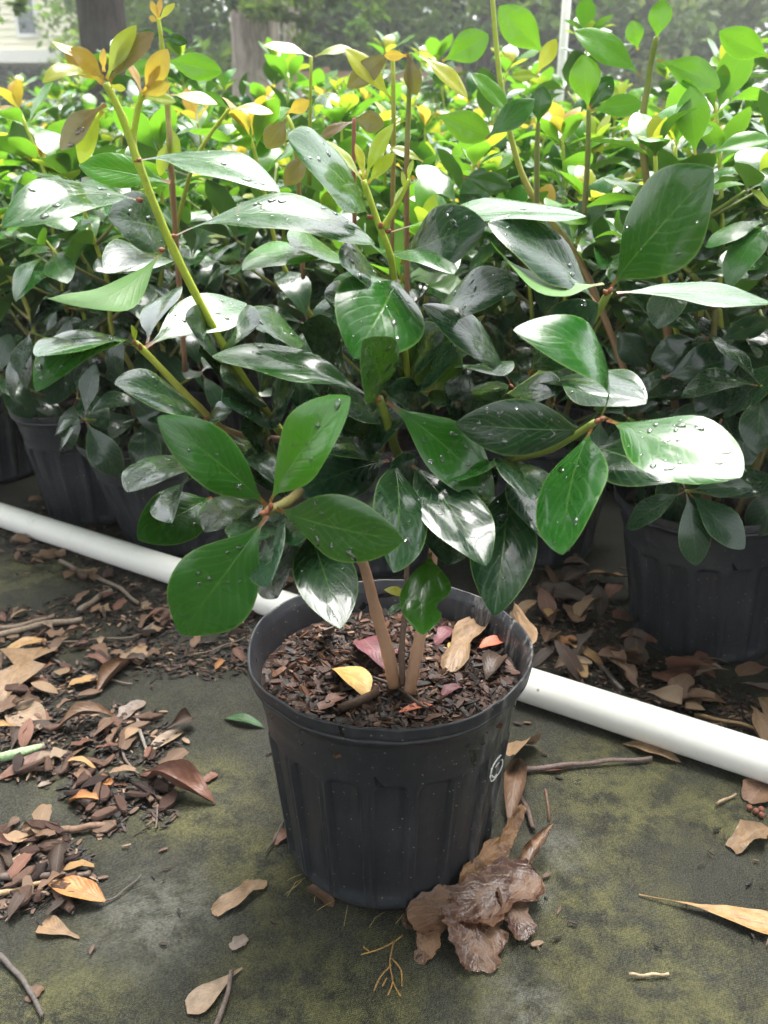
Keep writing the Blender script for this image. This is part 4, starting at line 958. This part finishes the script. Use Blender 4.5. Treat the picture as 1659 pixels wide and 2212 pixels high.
for i in range(14):
    sh = ('torn', 'lance', 'torn', 'spoon', 'torn', 'oak', 'torn')[i % 7]
    PROTO.append(mesh('dead_leaf', *dead_grid(sh, 1.0, pr.uniform(.38, .75) if sh != 'lance' else pr.uniform(.28, .42), pr.uniform(.0, .16), pr.uniform(-.3, 1.3), pr.uniform(.03, .1), pr.uniform(0, 50), nt=8, nv=4)))
for m_ in PROTO: m_.materials.append(M['dead'])
CH = []
for i in range(10):     # bark chips: slabs with broken edges
    K = 7; vs = []; lay = ((-.5, .95), (-.15, 1.0), (.2, 1.0), (.5, .9)); asp = pr.uniform(.28, .6); wob = [pr.uniform(.62, 1.25) for _ in range(K)]; th = pr.uniform(.08, .17)
    for z, s_ in lay:
        for k_ in range(K):
            a = 2 * math.pi * k_ / K; vs.append(Vector((.5 * math.cos(a) * wob[k_] * s_, .5 * asp * math.sin(a) * wob[k_] * s_, z * th + pr.uniform(-.035, .035) + .1 * noise.noise(Vector((math.cos(a) * 1.5, math.sin(a) * 1.5, i))))))
    fs = [(q * K + k_, q * K + (k_ + 1) % K, q * K + K + (k_ + 1) % K, q * K + K + k_) for q in range(3) for k_ in range(K)] + [tuple(reversed(range(K))), tuple(3 * K + k_ for k_ in range(K))]
    m_ = mesh('bark_chip', vs, fs, smooth=False); m_.materials.append(M['bark_chip']); CH.append(m_)
LG = {1: ('brown dead leaf scrap in the litter drift before the pipe', 'dead leaves drifted before the pipe'), 2: ('brown leaf scrap in the thin streak of chips beside the pot', 'leaf scraps in the streak beside the pot'),
      3: ('dead leaf heaped behind the pipe at the foot of the pots', 'dead leaves heaped behind the pipe'), 4: ('dead leaf tucked behind the pipe beside the leaning pot', 'dead leaves behind the pipe by the leaning pot')}
CG = {1: ('broken brown bark chip in the litter before the pipe', 'bark chips before the pipe'), 2: ('small bark chip in the thin streak beside the pot', 'bark chips in the streak beside the pot')}
lr = random.Random(5); nl = nc = 0; tries = 0
while nl < 230 and tries < 20000:
    tries += 1; px = lr.uniform(-40, 1680); py = lr.uniform(1080, 2080); zn = inside(px, py)
    if zn == 0 or (zn == 2 and lr.random() < .5): continue
    p = G(px, py)
    if (p.x - PX) ** 2 + (p.y - PY) ** 2 < .15 ** 2: continue
    L = lr.uniform(.018, .048) if zn in (1, 4) else lr.uniform(.02, .035) if zn == 2 else lr.uniform(.04, .085)
    az = lr.uniform(0, 6.283); ax = Vector((math.cos(az), math.sin(az), lr.gauss(0, .15) if zn != 3 else lr.gauss(0, .3))); q = lr.random()
    c = DC['brown' if q < .36 else 'tan' if q < .48 else 'red' if q < .68 else 'pale' if q < .76 else 'dark' if q < .94 else 'orange' if q < .97 else 'gold']; f = lr.uniform(.75, 1.2) * (.8 if zn == 3 else 1)  # leaves behind the pipe coloured darker to imitate the deep shade there
    o = bpy.data.objects.new('dead_leaf', lr.choice(PROTO)); C.objects.link(o); o.color = (c[0] * f, c[1] * f, c[2] * f, 1); tag(o, LG[zn][0], 'leaf', LG[zn][1])
    o.matrix_basis = frame(p, ax, Vector((lr.gauss(0, .22), lr.gauss(0, .22), 1)), (L, L, L)); rest(o, lr.uniform(.0006, .010 if zn in (1, 4) else .004 if zn == 2 else .022)); nl += 1
tries = 0
while nc < 115 and tries < 20000:
    tries += 1; px = lr.uniform(-40, 620); py = lr.uniform(1160, 2060); zn = inside(px, py)
    if zn not in (1, 2): continue
    if zn == 1 and not (py > 1650 or lr.random() < .22): continue
    p = G(px, py); L = lr.uniform(.014, .040) if zn == 1 else lr.uniform(.010, .024); az = lr.uniform(0, 6.283); q = lr.random()
    if (p.x - PX) ** 2 + (p.y - PY) ** 2 < .13 ** 2: continue
    c = (.11, .06, .045) if q < .4 else (.18, .105, .075) if q < .7 else (.05, .032, .028) if q < .88 else (.30, .20, .14); f = lr.uniform(.8, 1.2)
    o = bpy.data.objects.new('bark_chip', lr.choice(CH)); C.objects.link(o); o.color = (c[0] * f, c[1] * f, c[2] * f, 1); tag(o, CG[zn][0], 'bark chip', CG[zn][1])
    o.matrix_basis = frame(p, Vector((math.cos(az), math.sin(az), lr.gauss(0, .12))), Vector((lr.gauss(0, .25), lr.gauss(0, .25), 1)), (L, L, L)); rest(o, lr.uniform(.0003, .009)); nc += 1
mb = MB(); cnt = 0
while cnt < 9500:
    px = lr.uniform(-40, 1690); py = lr.uniform(1080, 2080); zn = inside(px + lr.gauss(0, 14), py + lr.gauss(0, 9))
    if zn == 0 and lr.random() > .004: continue
    p = G(px, py)
    if (p.x - PX) ** 2 + (p.y - PY) ** 2 < .12 ** 2: continue
    az = lr.uniform(0, 6.283); l = lr.uniform(.003, .013); q = lr.random(); c = (.012, .009, .007) if q < .5 else (.04, .024, .017) if q < .8 else (.12, .07, .045) if q < .95 else (.26, .17, .11)
    sliver(mb, p + Vector((0, 0, lr.uniform(.0004, .004))), Vector((math.cos(az), math.sin(az), lr.gauss(0, .15))), Vector((0, 0, 1)), l, l * lr.uniform(.15, .5), l * lr.uniform(.06, .2), c); cnt += 1
obj('litter_crumbs', mb.mesh('litter_crumbs', False), M['chips'], label='dark crumbs of bark and leaf on the ground cloth', cat='litter', kind='stuff')
# --- twigs
TW = [
    ([(130, 1212), (190, 1240), (250, 1265), (300, 1305)], .0042, .003, (.20, .16, .12), 'knobbly pale grey twig bent beside the white pipe'),
    ([(-20, 1378), (80, 1352), (178, 1338)], .0058, .005, (.26, .20, .145), 'thick pale stick lying under brown leaves'),
    ([(-20, 1362), (60, 1348), (118, 1330)], .005, .004, (.22, .16, .12), 'thick brownish stick beside the pale one'),
    ([(170, 1320), (210, 1292), (240, 1275)], .0050, .0045, (.24, .19, .15), 'short stout grey stick under the bent twig'),
    ([(95, 1390), (200, 1382), (300, 1372), (345, 1335), (420, 1290)], .0022, .0012, (.16, .12, .09), 'thin dark twig running out of the stick pile'),
    ([(300, 1372), (350, 1330), (385, 1300), (372, 1262)], .0022, .0012, (.2, .17, .14), 'thin forked grey twig under the pipe'),
    ([(410, 1418), (470, 1400), (530, 1376)], .0016, .001, (.17, .13, .10), 'thin straight twig pointing at the pot rim'),
    ([(110, 1423), (160, 1446), (215, 1462), (285, 1478)], .0018, .0012, (.2, .16, .13), 'thin twig under the curled leaf'),
    ([(296, 1545), (302, 1580), (318, 1622)], .0028, .002, (.25, .22, .19), 'short pale twig by the spotted leaf'),
    ([(262, 1590), (270, 1640), (300, 1672)], .0022, .0015, (.17, .13, .11), 'curved brown twig among the chips'),
    ([(330, 1702), (340, 1745), (336, 1790)], .0014, .001, (.15, .11, .09), 'thin curved twig end beside the rolled leaf'),
    ([(0, 1895), (90, 1893), (195, 1888)], .0038, .0032, (.16, .12, .105), 'straight brown stick across the chip pile'),
    ([(15, 1870), (50, 1840), (92, 1800)], .0022, .0015, (.42, .30, .17), 'pale straw stalk leaning on the chip pile'),
    ([(-10, 1935), (60, 1915), (150, 1898)], .0032, .002, (.40, .28, .16), 'bleached tan stalk on the chip pile'),
    ([(128, 1795), (180, 1788), (250, 1778)], .0040, .0035, (.20, .12, .08), 'reddish brown stick end in the chips'),
    ([(215, 1952), (260, 1930), (305, 1890)], .0011, .0007, (.14, .12, .10), 'hair-thin dark twig beside the orange leaf'),
    ([(-5, 2060), (40, 2105), (70, 2150), (92, 2195)], .0026, .002, (.13, .11, .10), 'bent dark grey twig on open cloth'),
    ([(500, 2098), (488, 2160), (466, 2215)], .0020, .0024, (.16, .12, .105), 'thin twig lying across the pale leaf'),
    ([(1108, 1664), (1200, 1655), (1300, 1645), (1408, 1638)], .0032, .0024, (.17, .12, .105), 'long brown twig running from the pot to the pipe'),
    ([(1105, 1690), (1135, 1740), (1152, 1790)], .0034, .0028, (.12, .08, .065), 'dark twig beside the crumpled leaf'),
    ([(575, 1842), (600, 1800), (625, 1745)], .0014, .001, (.10, .085, .07), 'dark twig in the shade of the pot'),
    ([(1360, 2105), (1400, 2106), (1445, 2103)], .0015, .0012, (.50, .38, .24), 'pale straw fragment on the mossy cloth'),
    ([(1548, 1736), (1590, 1715)], .0016, .0013, (.40, .28, .18), 'short straw stalk near the pipe'),
    ([(1265, 1400), (1300, 1440), (1345, 1490)], .0035, .003, (.20, .17, .15), 'grey stick slanting through the leaves behind the pipe'),
    ([(1440, 1435), (1500, 1424), (1560, 1418)], .0030, .0022, (.24, .18, .13), 'pale stick against the foot of the litter-footed pot'),
    ([(1500, 1545), (1580, 1560), (1670, 1585)], .0030, .0025, (.34, .22, .11), 'tan stalk lying along the pipe'),
]
for q, r0, r1, c, lab in TW:
    pts = spline([G(x, y, r0 + .002) for x, y in q], 5); n = len(pts); o0 = pts[0].copy(); P = [p - o0 + Vector((0, 0, .0012 * math.sin(i * 1.3))) for i, p in enumerate(pts)]
    mb = MB().tube(P, [lerp(r0, r1, i / (n - 1)) for i in range(n)], 8, wob=.13, rng=lr); o = obj('twig', mb.mesh('twig'), M['twig'], label=lab, cat='twig', color=(*c, 1)); o.location = o0
# twig on the soil
pts = spline([G(x, y, SZ + .004) for x, y in ((770, 1452), (850, 1480), (905, 1520), (925, 1530))], 4); n = len(pts)
mb = MB().tube([p - pts[0] for p in pts], [.0016] * n, 6, wob=.1, rng=lr); o = obj('twig', mb.mesh('twig'), M['twig'], label='thin dark twig lying on the potting mix', cat='twig', color=(.09, .06, .045, 1)); o.location = pts[0]
pts = [G(x, y, SZ + .006) for x, y in ((735, 1530), (775, 1515), (815, 1495))]
mb = MB().tube([p - pts[0] for p in pts], [.004, .005, .004], 7, wob=.2, rng=lr); o = obj('bark_piece', mb.mesh('bark_piece'), M['twig'], label='stout brown bark stick on the potting mix by the rim', cat='bark chip', color=(.09, .05, .03, 1)); o.location = pts[0]
# stick with green lichen
pts = spline([G(x, y, .009) for x, y in ((-15, 1640), (45, 1628), (97, 1612))], 6); n = len(pts)
ls = empty('lichen_stick', pts[0], 'stick crusted with pale green lichen on the brown leaves', 'stick')
obj('wood', MB().tube([p - pts[0] for p in pts], [.0055] * n, 10, wob=.05, rng=lr).mesh('wood'), M['twig'], ls, color=(.2, .15, .12, 1))
obj('lichen', MB().tube([p - pts[0] + Vector((0, -.001, .0018)) for p in pts], [.0056 * (.55 + .5 * math.sin(math.pi * min(1, (i + 1.2) / n))) for i in range(n)], 12, wob=.14, rng=lr).mesh('lichen'), M['twig'], ls, color=(.36, .52, .27, 1))
# orange roots out of the pot base
rt = empty('root_wisps', G(840, 2040), 'fine orange root wisps below the pot', 'roots'); mb = MB(); o0 = G(840, 2040)
for q in ([(780, 2062), (820, 2050), (850, 2035), (870, 2020)], [(850, 2035), (842, 2080), (848, 2120), (838, 2150)], [(845, 2085), (822, 2110), (808, 2140)], [(846, 2070), (866, 2095), (868, 2130)], [(848, 2120), (858, 2140), (866, 2152)], [(800, 2057), (785, 2045)], [(836, 2112), (826, 2130)]):
    P = spline([G(x, y, .002) - o0 for x, y in q], 4); mb.tube(P, [.0007] * len(P), 5)
obj('roots', mb.mesh('roots'), M['twig'], rt, color=(.42, .24, .07, 1))
mb = MB()
for k_ in range(9):
    a = lr.uniform(3.6, 5.2); p = Vector((PX + .106 * math.cos(a), PY + .106 * math.sin(a), .002)); dd = Vector((math.cos(a) + lr.gauss(0, .5), math.sin(a) + lr.gauss(0, .5), 0)).normalized()
    P = [p, p + dd * .012 + Vector((0, 0, .002)), p + dd * lr.uniform(.016, .03) + Vector((lr.gauss(0, .004), lr.gauss(0, .004), 0))]; mb.tube([x - o0 for x in P], [.0005, .0004, .0002], 5)
obj('root_fringe', mb.mesh('root_fringe'), M['twig'], rt, color=(.40, .27, .10, 1), kind='stuff')
# seeds at the right
sb = G(1632, 1758); se = empty('seed_cluster', sb, 'cluster of small reddish seeds on the mossy cloth', 'seeds')
for dx, dy in ((0, 0), (.007, .003), (.004, -.006), (-.005, .006)):
    vs = []; fs = []; K = 8
    for i in range(1, 5):
        for k_ in range(K):
            a = math.pi * i / 5; b = 2 * math.pi * k_ / K; vs.append(Vector((dx + .0036 * math.sin(a) * math.cos(b), dy + .0036 * math.sin(a) * math.sin(b), .0036 - .0036 * math.cos(a) * 1.1)))
    fs = [(q * K + k_, q * K + (k_ + 1) % K, q * K + K + (k_ + 1) % K, q * K + K + k_) for q in range(3) for k_ in range(K)] + [tuple(reversed(range(K))), tuple(3 * K + k_ for k_ in range(K))]
    obj('seed', mesh('seed', vs, fs), M['twig'], se, color=(.24, .09, .06, 1))

# ================================================================== TREES AND HOUSE BEHIND
def crown_mesh(seed, rx, ry, rz, nclump, per, size, cols, low=-1.0):
    rg = random.Random(seed); vs = []; fs = []; cs = []
    for _ in range(nclump):
        while True:
            q = Vector((rg.uniform(-1, 1), rg.uniform(-1, 1), rg.uniform(low, 1)))
            if .25 < q.length < 1: break
        c = Vector((q.x * rx, q.y * ry, q.z * rz)); cr = rg.uniform(.25, .6) * (rx + rz) * .16; base_c = rg.choice(cols); f0 = rg.uniform(.7, 1.35)
        for _ in range(per):
            o_ = Vector((rg.gauss(0, 1), rg.gauss(0, 1), rg.gauss(0, .6))) * (cr * .6); p = c + o_; s_ = size * rg.uniform(.6, 1.3)
            d = Vector((rg.gauss(0, 1), rg.gauss(0, 1), rg.gauss(0, .6) - .3)).normalized(); n_ = Vector((rg.gauss(0, .6), rg.gauss(0, .6), 1)); sd_ = d.cross(n_).normalized() * (s_ * .28)
            b = len(vs); vs += [p, p + d * s_ * .45 + sd_, p + d * s_, p + d * s_ * .45 - sd_]; fs.append((b, b + 1, b + 2, b + 3)); f = f0 * rg.uniform(.8, 1.2); cs += [tuple(x * f for x in base_c)] * 4
    m = mesh('crown', vs, fs, None, cs, False); m.materials.append(M['tree_leaf']); return m
def trunk_mesh(pts, rad, seed, limbs=()):
    rg = random.Random(seed); mb = MB(); P = spline(pts, 6); n = len(P); rr_ = []
    for i in range(n):
        t = i / (n - 1) * (len(rad) - 1); k_ = min(int(t), len(rad) - 2); rr_.append(lerp(rad[k_], rad[k_ + 1], t - k_))
    mb.tube(P, rr_, 28, wob=.035, rng=rg)
    for q, r0, r1 in limbs:
        Q = spline(q, 5); mb.tube(Q, [lerp(r0, r1, i / (len(Q) - 1)) for i in range(len(Q))], 10, wob=.05, rng=rg)
    return mb.mesh('trunk')
OAK = [(.075, .13, .03), (.10, .165, .035), (.13, .195, .05), (.05, .095, .03)]
HAZE_TONED = [(.12, .17, .07), (.15, .20, .09), (.09, .14, .055), (.17, .21, .11)]  # foliage colours lightened to imitate haze over the far trees
def big_tree(px, Y, wpx, mat, label, seed, cz, cr, hang, y_at=60, lean=0.0, group=None):
    p = U(px, y_at, Y); b = Vector((p.x, p.y, 0)); r = wpx * .5 * depth(p) / F
    root = empty('oak_tree', b, label, 'tree', group)
    limbs = []
    rg = random.Random(seed)
    for k_ in range(5):
        a = rg.uniform(0, 6.28); z = cz * rg.uniform(.6, .95); o_ = Vector((math.cos(a), math.sin(a), .5)); st = Vector((lean * z / cz, 0, z)); limbs.append(([st, st + o_ * cr * .4, st + o_ * cr * .8 + Vector((0, 0, .5))], r * .45, r * .1))
    obj('trunk', trunk_mesh([Vector((0, 0, -.05)), Vector((0, 0, .4)), Vector((lean * .2, 0, 1.6)), Vector((lean * .6, 0, cz * .6)), Vector((lean, 0, cz)), Vector((lean * 1.1, .3, cz + cr * .6))], [r * 1.6, r * 1.22, r, r * .95, r * .75, r * .2], seed, limbs), mat, root)
    o = obj('crown', crown_mesh(seed, cr, cr, cr * .55, 55, 50, .16, OAK), None, root); o.location = (lean, 0, cz + cr * .25)
    for (hx, hy, hY, hr, cnt) in hang:       # low boughs that hang into view
        q = U(hx, hy, hY); o = obj('bough', crown_mesh(seed + int(hx), hr, hr, hr * .7, 14, int(cnt), .10, OAK), None, root, kind='stuff'); o.location = q - b
    return root
big_tree(222, 9.0, 100, M['bark_dark'], 'dark-barked oak standing before the pale yellow house', 31, 6.5, 3.0, [(20, -20, 8.5, .4, 40)])
big_tree(551, 11.0, 106, M['bark_grey'], 'thick pale grey-brown oak trunk beyond the shrubs', 32, 7.0, 3.2, [(585, 0, 10.4, .45, 60), (740, -10, 11, .9, 60), (660, -30, 10.5, .5, 50)])
big_tree(632, 14.0, 36, M['bark_grey'], 'slender grey-brown trunk close beside the thick oak', 33, 6.5, 2.2, [], y_at=120)
big_tree(1048, 17.0, 26, M['bark_dark'], 'thin dark trunk in front of the far green wall of trees', 34, 6.0, 2.4, [], y_at=80)
yc = crown_mesh(71, 4.4, 4.4, 1.9, 230, 70, .24, OAK); yt = trunk_mesh([Vector((0, 0, -.05)), Vector((0, 0, .5)), Vector((.1, 0, 2.5)), Vector((.2, .1, 5)), Vector((.3, .2, 7))], [.5, .38, .33, .28, .1], 72, [([Vector((.1, 0, 3.6)), Vector((1.6, .4, 5)), Vector((3.2, .8, 6))], .16, .04), ([Vector((.1, 0, 3.9)), Vector((-1.5, -.6, 5.3)), Vector((-3, -1, 6.2))], .15, .04)]); yt.materials.append(M['bark_grey'])  # unseen oaks, added to block sky light and darken leaf reflections
for x, y, rz, lab in ((-6.2, 1.6, .3, 'unseen spreading oak added at the open end of the pot row to block sky'), (.8, -4.4, 1.9, 'unseen spreading oak added on the cloth side of the pipe to block sky'), (6.4, .2, 3.6, 'unseen spreading oak added beyond the tall-shrub end of the row to block sky')):
    e = empty('oak_tree', (x, y, 0), lab, 'tree', 'unseen oaks added to block sky light'); e.rotation_euler = (0, 0, rz); obj('trunk', yt, None, e); o = obj('crown', yc, None, e); o.location = (.2, .1, 5.9)
def bush_tree(x, y, cm, label, h, seed, s=1.0):
    root = empty('background_tree', (x, y, 0), label, 'tree', 'trees closing the far side of the yard')
    obj('trunk', trunk_mesh([Vector((0, 0, -.05)), Vector((.05, 0, 1)), Vector((.1, .1, h * .6))], [.16, .12, .07], seed, [([Vector((.05, 0, 1)), Vector((.7, .1, 2.0)), Vector((1.4, .2, 3.2))], .07, .02), ([Vector((.05, 0, .8)), Vector((-.6, -.1, 1.8)), Vector((-1.2, -.2, 3.0))], .07, .02)]), M['bark_dark'], root)
    o = obj('crown', cm, None, root); o.location = (0, 0, h * .5); o.scale = (s, s, s); o.rotation_euler = (0, 0, seed * 1.7)
cm1 = crown_mesh(51, 3.0, 2.4, 3.4, 150, 70, .22, OAK); cm2 = crown_mesh(52, 3.0, 2.4, 3.4, 170, 70, .22, [(.09, .16, .03), (.12, .20, .04), (.15, .22, .05)]); cm3 = crown_mesh(53, 3.2, 2.6, 3.4, 150, 66, .23, HAZE_TONED)
tr = random.Random(8)
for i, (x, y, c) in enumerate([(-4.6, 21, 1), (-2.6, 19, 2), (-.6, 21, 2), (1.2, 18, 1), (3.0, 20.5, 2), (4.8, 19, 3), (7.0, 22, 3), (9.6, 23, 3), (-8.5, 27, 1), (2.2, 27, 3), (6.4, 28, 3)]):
    bush_tree(x, y, (cm1, cm2, cm3)[c - 1], {1: 'dark green leafy tree in the far tree line', 2: 'bright green leafy tree in the far tree line', 3: 'green tree in the far tree line, leaf colour paled as if by haze'}[c], 6.4, 60 + i, tr.uniform(.9, 1.15))

def house():
    Y = 24.0; p = U(70, 110, Y); z0 = p.z; xr = U(345, 100, Y).x; xl = xr - 16
    h = empty('house', (xr - 8, Y + 4, 0), 'pale yellow sided house with a dark open lower storey', 'house'); o0 = Vector((xr - 8, Y + 4, 0))
    def part(name, mb, mat, par=h): 
        mb.v = [v - o0 for v in mb.v]; return obj(name, mb.mesh(name, False), mat, par)
    xe = U(182, 60, Y).x
    part('upper_wall', MB().box((xl, Y, z0), (xe, Y + 8, z0 + 4.2)), M['siding'])
    sid = None
    for i in range(26):        # lapped boards
        z = z0 + .16 * i; b = MB(); b.v = [Vector(q) for q in ((xl, Y - .004, z + .155), (xe, Y - .004, z + .155), (xe, Y - .028, z), (xl, Y - .028, z), (xl, Y - .003, z), (xe, Y - .003, z))]; b.f = [(3, 2, 1, 0), (4, 5, 2, 3)]; b.c = [(1, 1, 1)] * 6; b.u = [(0, 0)] * 6
        part('siding_board', b, M['siding'])
    part('soffit', MB().box((xl, Y - .25, z0 - .28), (xe + .1, Y + 8, z0 - .004)), M['trim'])
    part('lower_wall', MB().box((xl, Y + 2.2, 0), (xe - .2, Y + 7.8, z0 - .29)), M['shade_dark_wall'])
    for x in (xl + .3, (xl + xe) / 2, xe - .5): part('post', MB().box((x, Y, 0), (x + .25, Y + .25, z0 - .29)), M['shade_dark_wall'])
    # side wing and its red roof
    part('side_wall', MB().box((xe + .02, Y + 1.5, 0), (xr - .35, Y + 7, z0 + .35)), M['siding'])
    rm = MB(); zt = U(265, 45, Y).z; zb = U(350, 118, Y).z
    rm.v = [Vector(q) for q in ((xe - .1, Y + 1.0, zt), (xr, Y + 1.0, zb), (xr, Y + 7.5, zb), (xe - .1, Y + 7.5, zt), (xe - .1, Y + 1.0, zt - .22), (xr, Y + 1.0, zb - .22), (xr, Y + 7.5, zb - .22), (xe - .1, Y + 7.5, zt - .22))]
    rm.f = [(0, 1, 2, 3), (7, 6, 5, 4), (0, 4, 5, 1), (1, 5, 6, 2), (2, 6, 7, 3), (3, 7, 4, 0)]; rm.c = [(1, 1, 1)] * 8; rm.u = [(0, 0)] * 8
    part('roof', rm, M['roof_red'])
    for wx in (xe - 2.9, xe - 6.5):
        pass
    a = U(35, 10, Y); b = U(80, 73, Y); W0, W1 = a.x, b.x; Z0 = b.z; Z1 = Z0 + 1.75
    for off in (0, -4.2):
        x0, x1 = W0 + off, W1 + off
        wf = part('window', MB().box((x0 - .07, Y - .06, Z0 - .09), (x1 + .07, Y - .03, Z0 - .0)).box((x0 - .07, Y - .06, Z1), (x1 + .07, Y - .03, Z1 + .09)).box((x0 - .07, Y - .06, Z0 + .001), (x0, Y - .03, Z1 - .001)).box((x1, Y - .06, Z0 + .001), (x1 + .07, Y - .03, Z1 - .001)), M['trim'])
        zm = Z0 + .88; part('sash_rail', MB().box((x0 + .002, Y - .058, zm), (x1 - .002, Y - .031, zm + .09)), M['trim'], wf)
        part('pane', MB().box((x0 + .002, Y - .045, Z0 + .002), (x1 - .002, Y - .032, zm - .002)), M['glass'], wf); part('pane', MB().box((x0 + .002, Y - .045, zm + .092), (x1 - .002, Y - .032, Z1 - .002)), M['glass'], wf)
house()
# rail fence far behind the thick oak
fx = U(600, 165, 13.0); fe = U(770, 165, 13.0); ff = empty('rail_fence', (fx.x, 13.0, 0), 'weathered wooden rail fence beside the thick oak trunk', 'fence')
zt = fx.z
for i in range(3): obj('rail', MB().box((-.4, -.02, zt - .06 - .42 * i), (fe.x - fx.x + 1.2, .02, zt + .06 - .42 * i)).mesh('rail', False), M['wood'], ff)
for i in range(4): obj('post', MB().box((-.3 + .9 * i, .022, 0), (-.2 + .9 * i, .12, zt + .12)).mesh('post', False), M['wood'], ff)

# ================================================================== ADDED HAZE
k = N('haze'); pvn = k.n('VolumePrincipled'); pvn.inputs['Color'].default_value = (.93, .96, .95, 1); pvn.inputs['Density'].default_value = HAZE; pvn.inputs['Anisotropy'].default_value = 0.2
k.l(pvn.outputs[0], k.out.inputs['Volume'])  # added volume imitates lens veil and brightens the far background
obj('haze', MB().box((-64, -34, -1.1), (64, 74, 13.5)).mesh('haze', False), k.m, label='haze volume added over the whole yard to veil and brighten the background', cat='haze', kind='stuff')
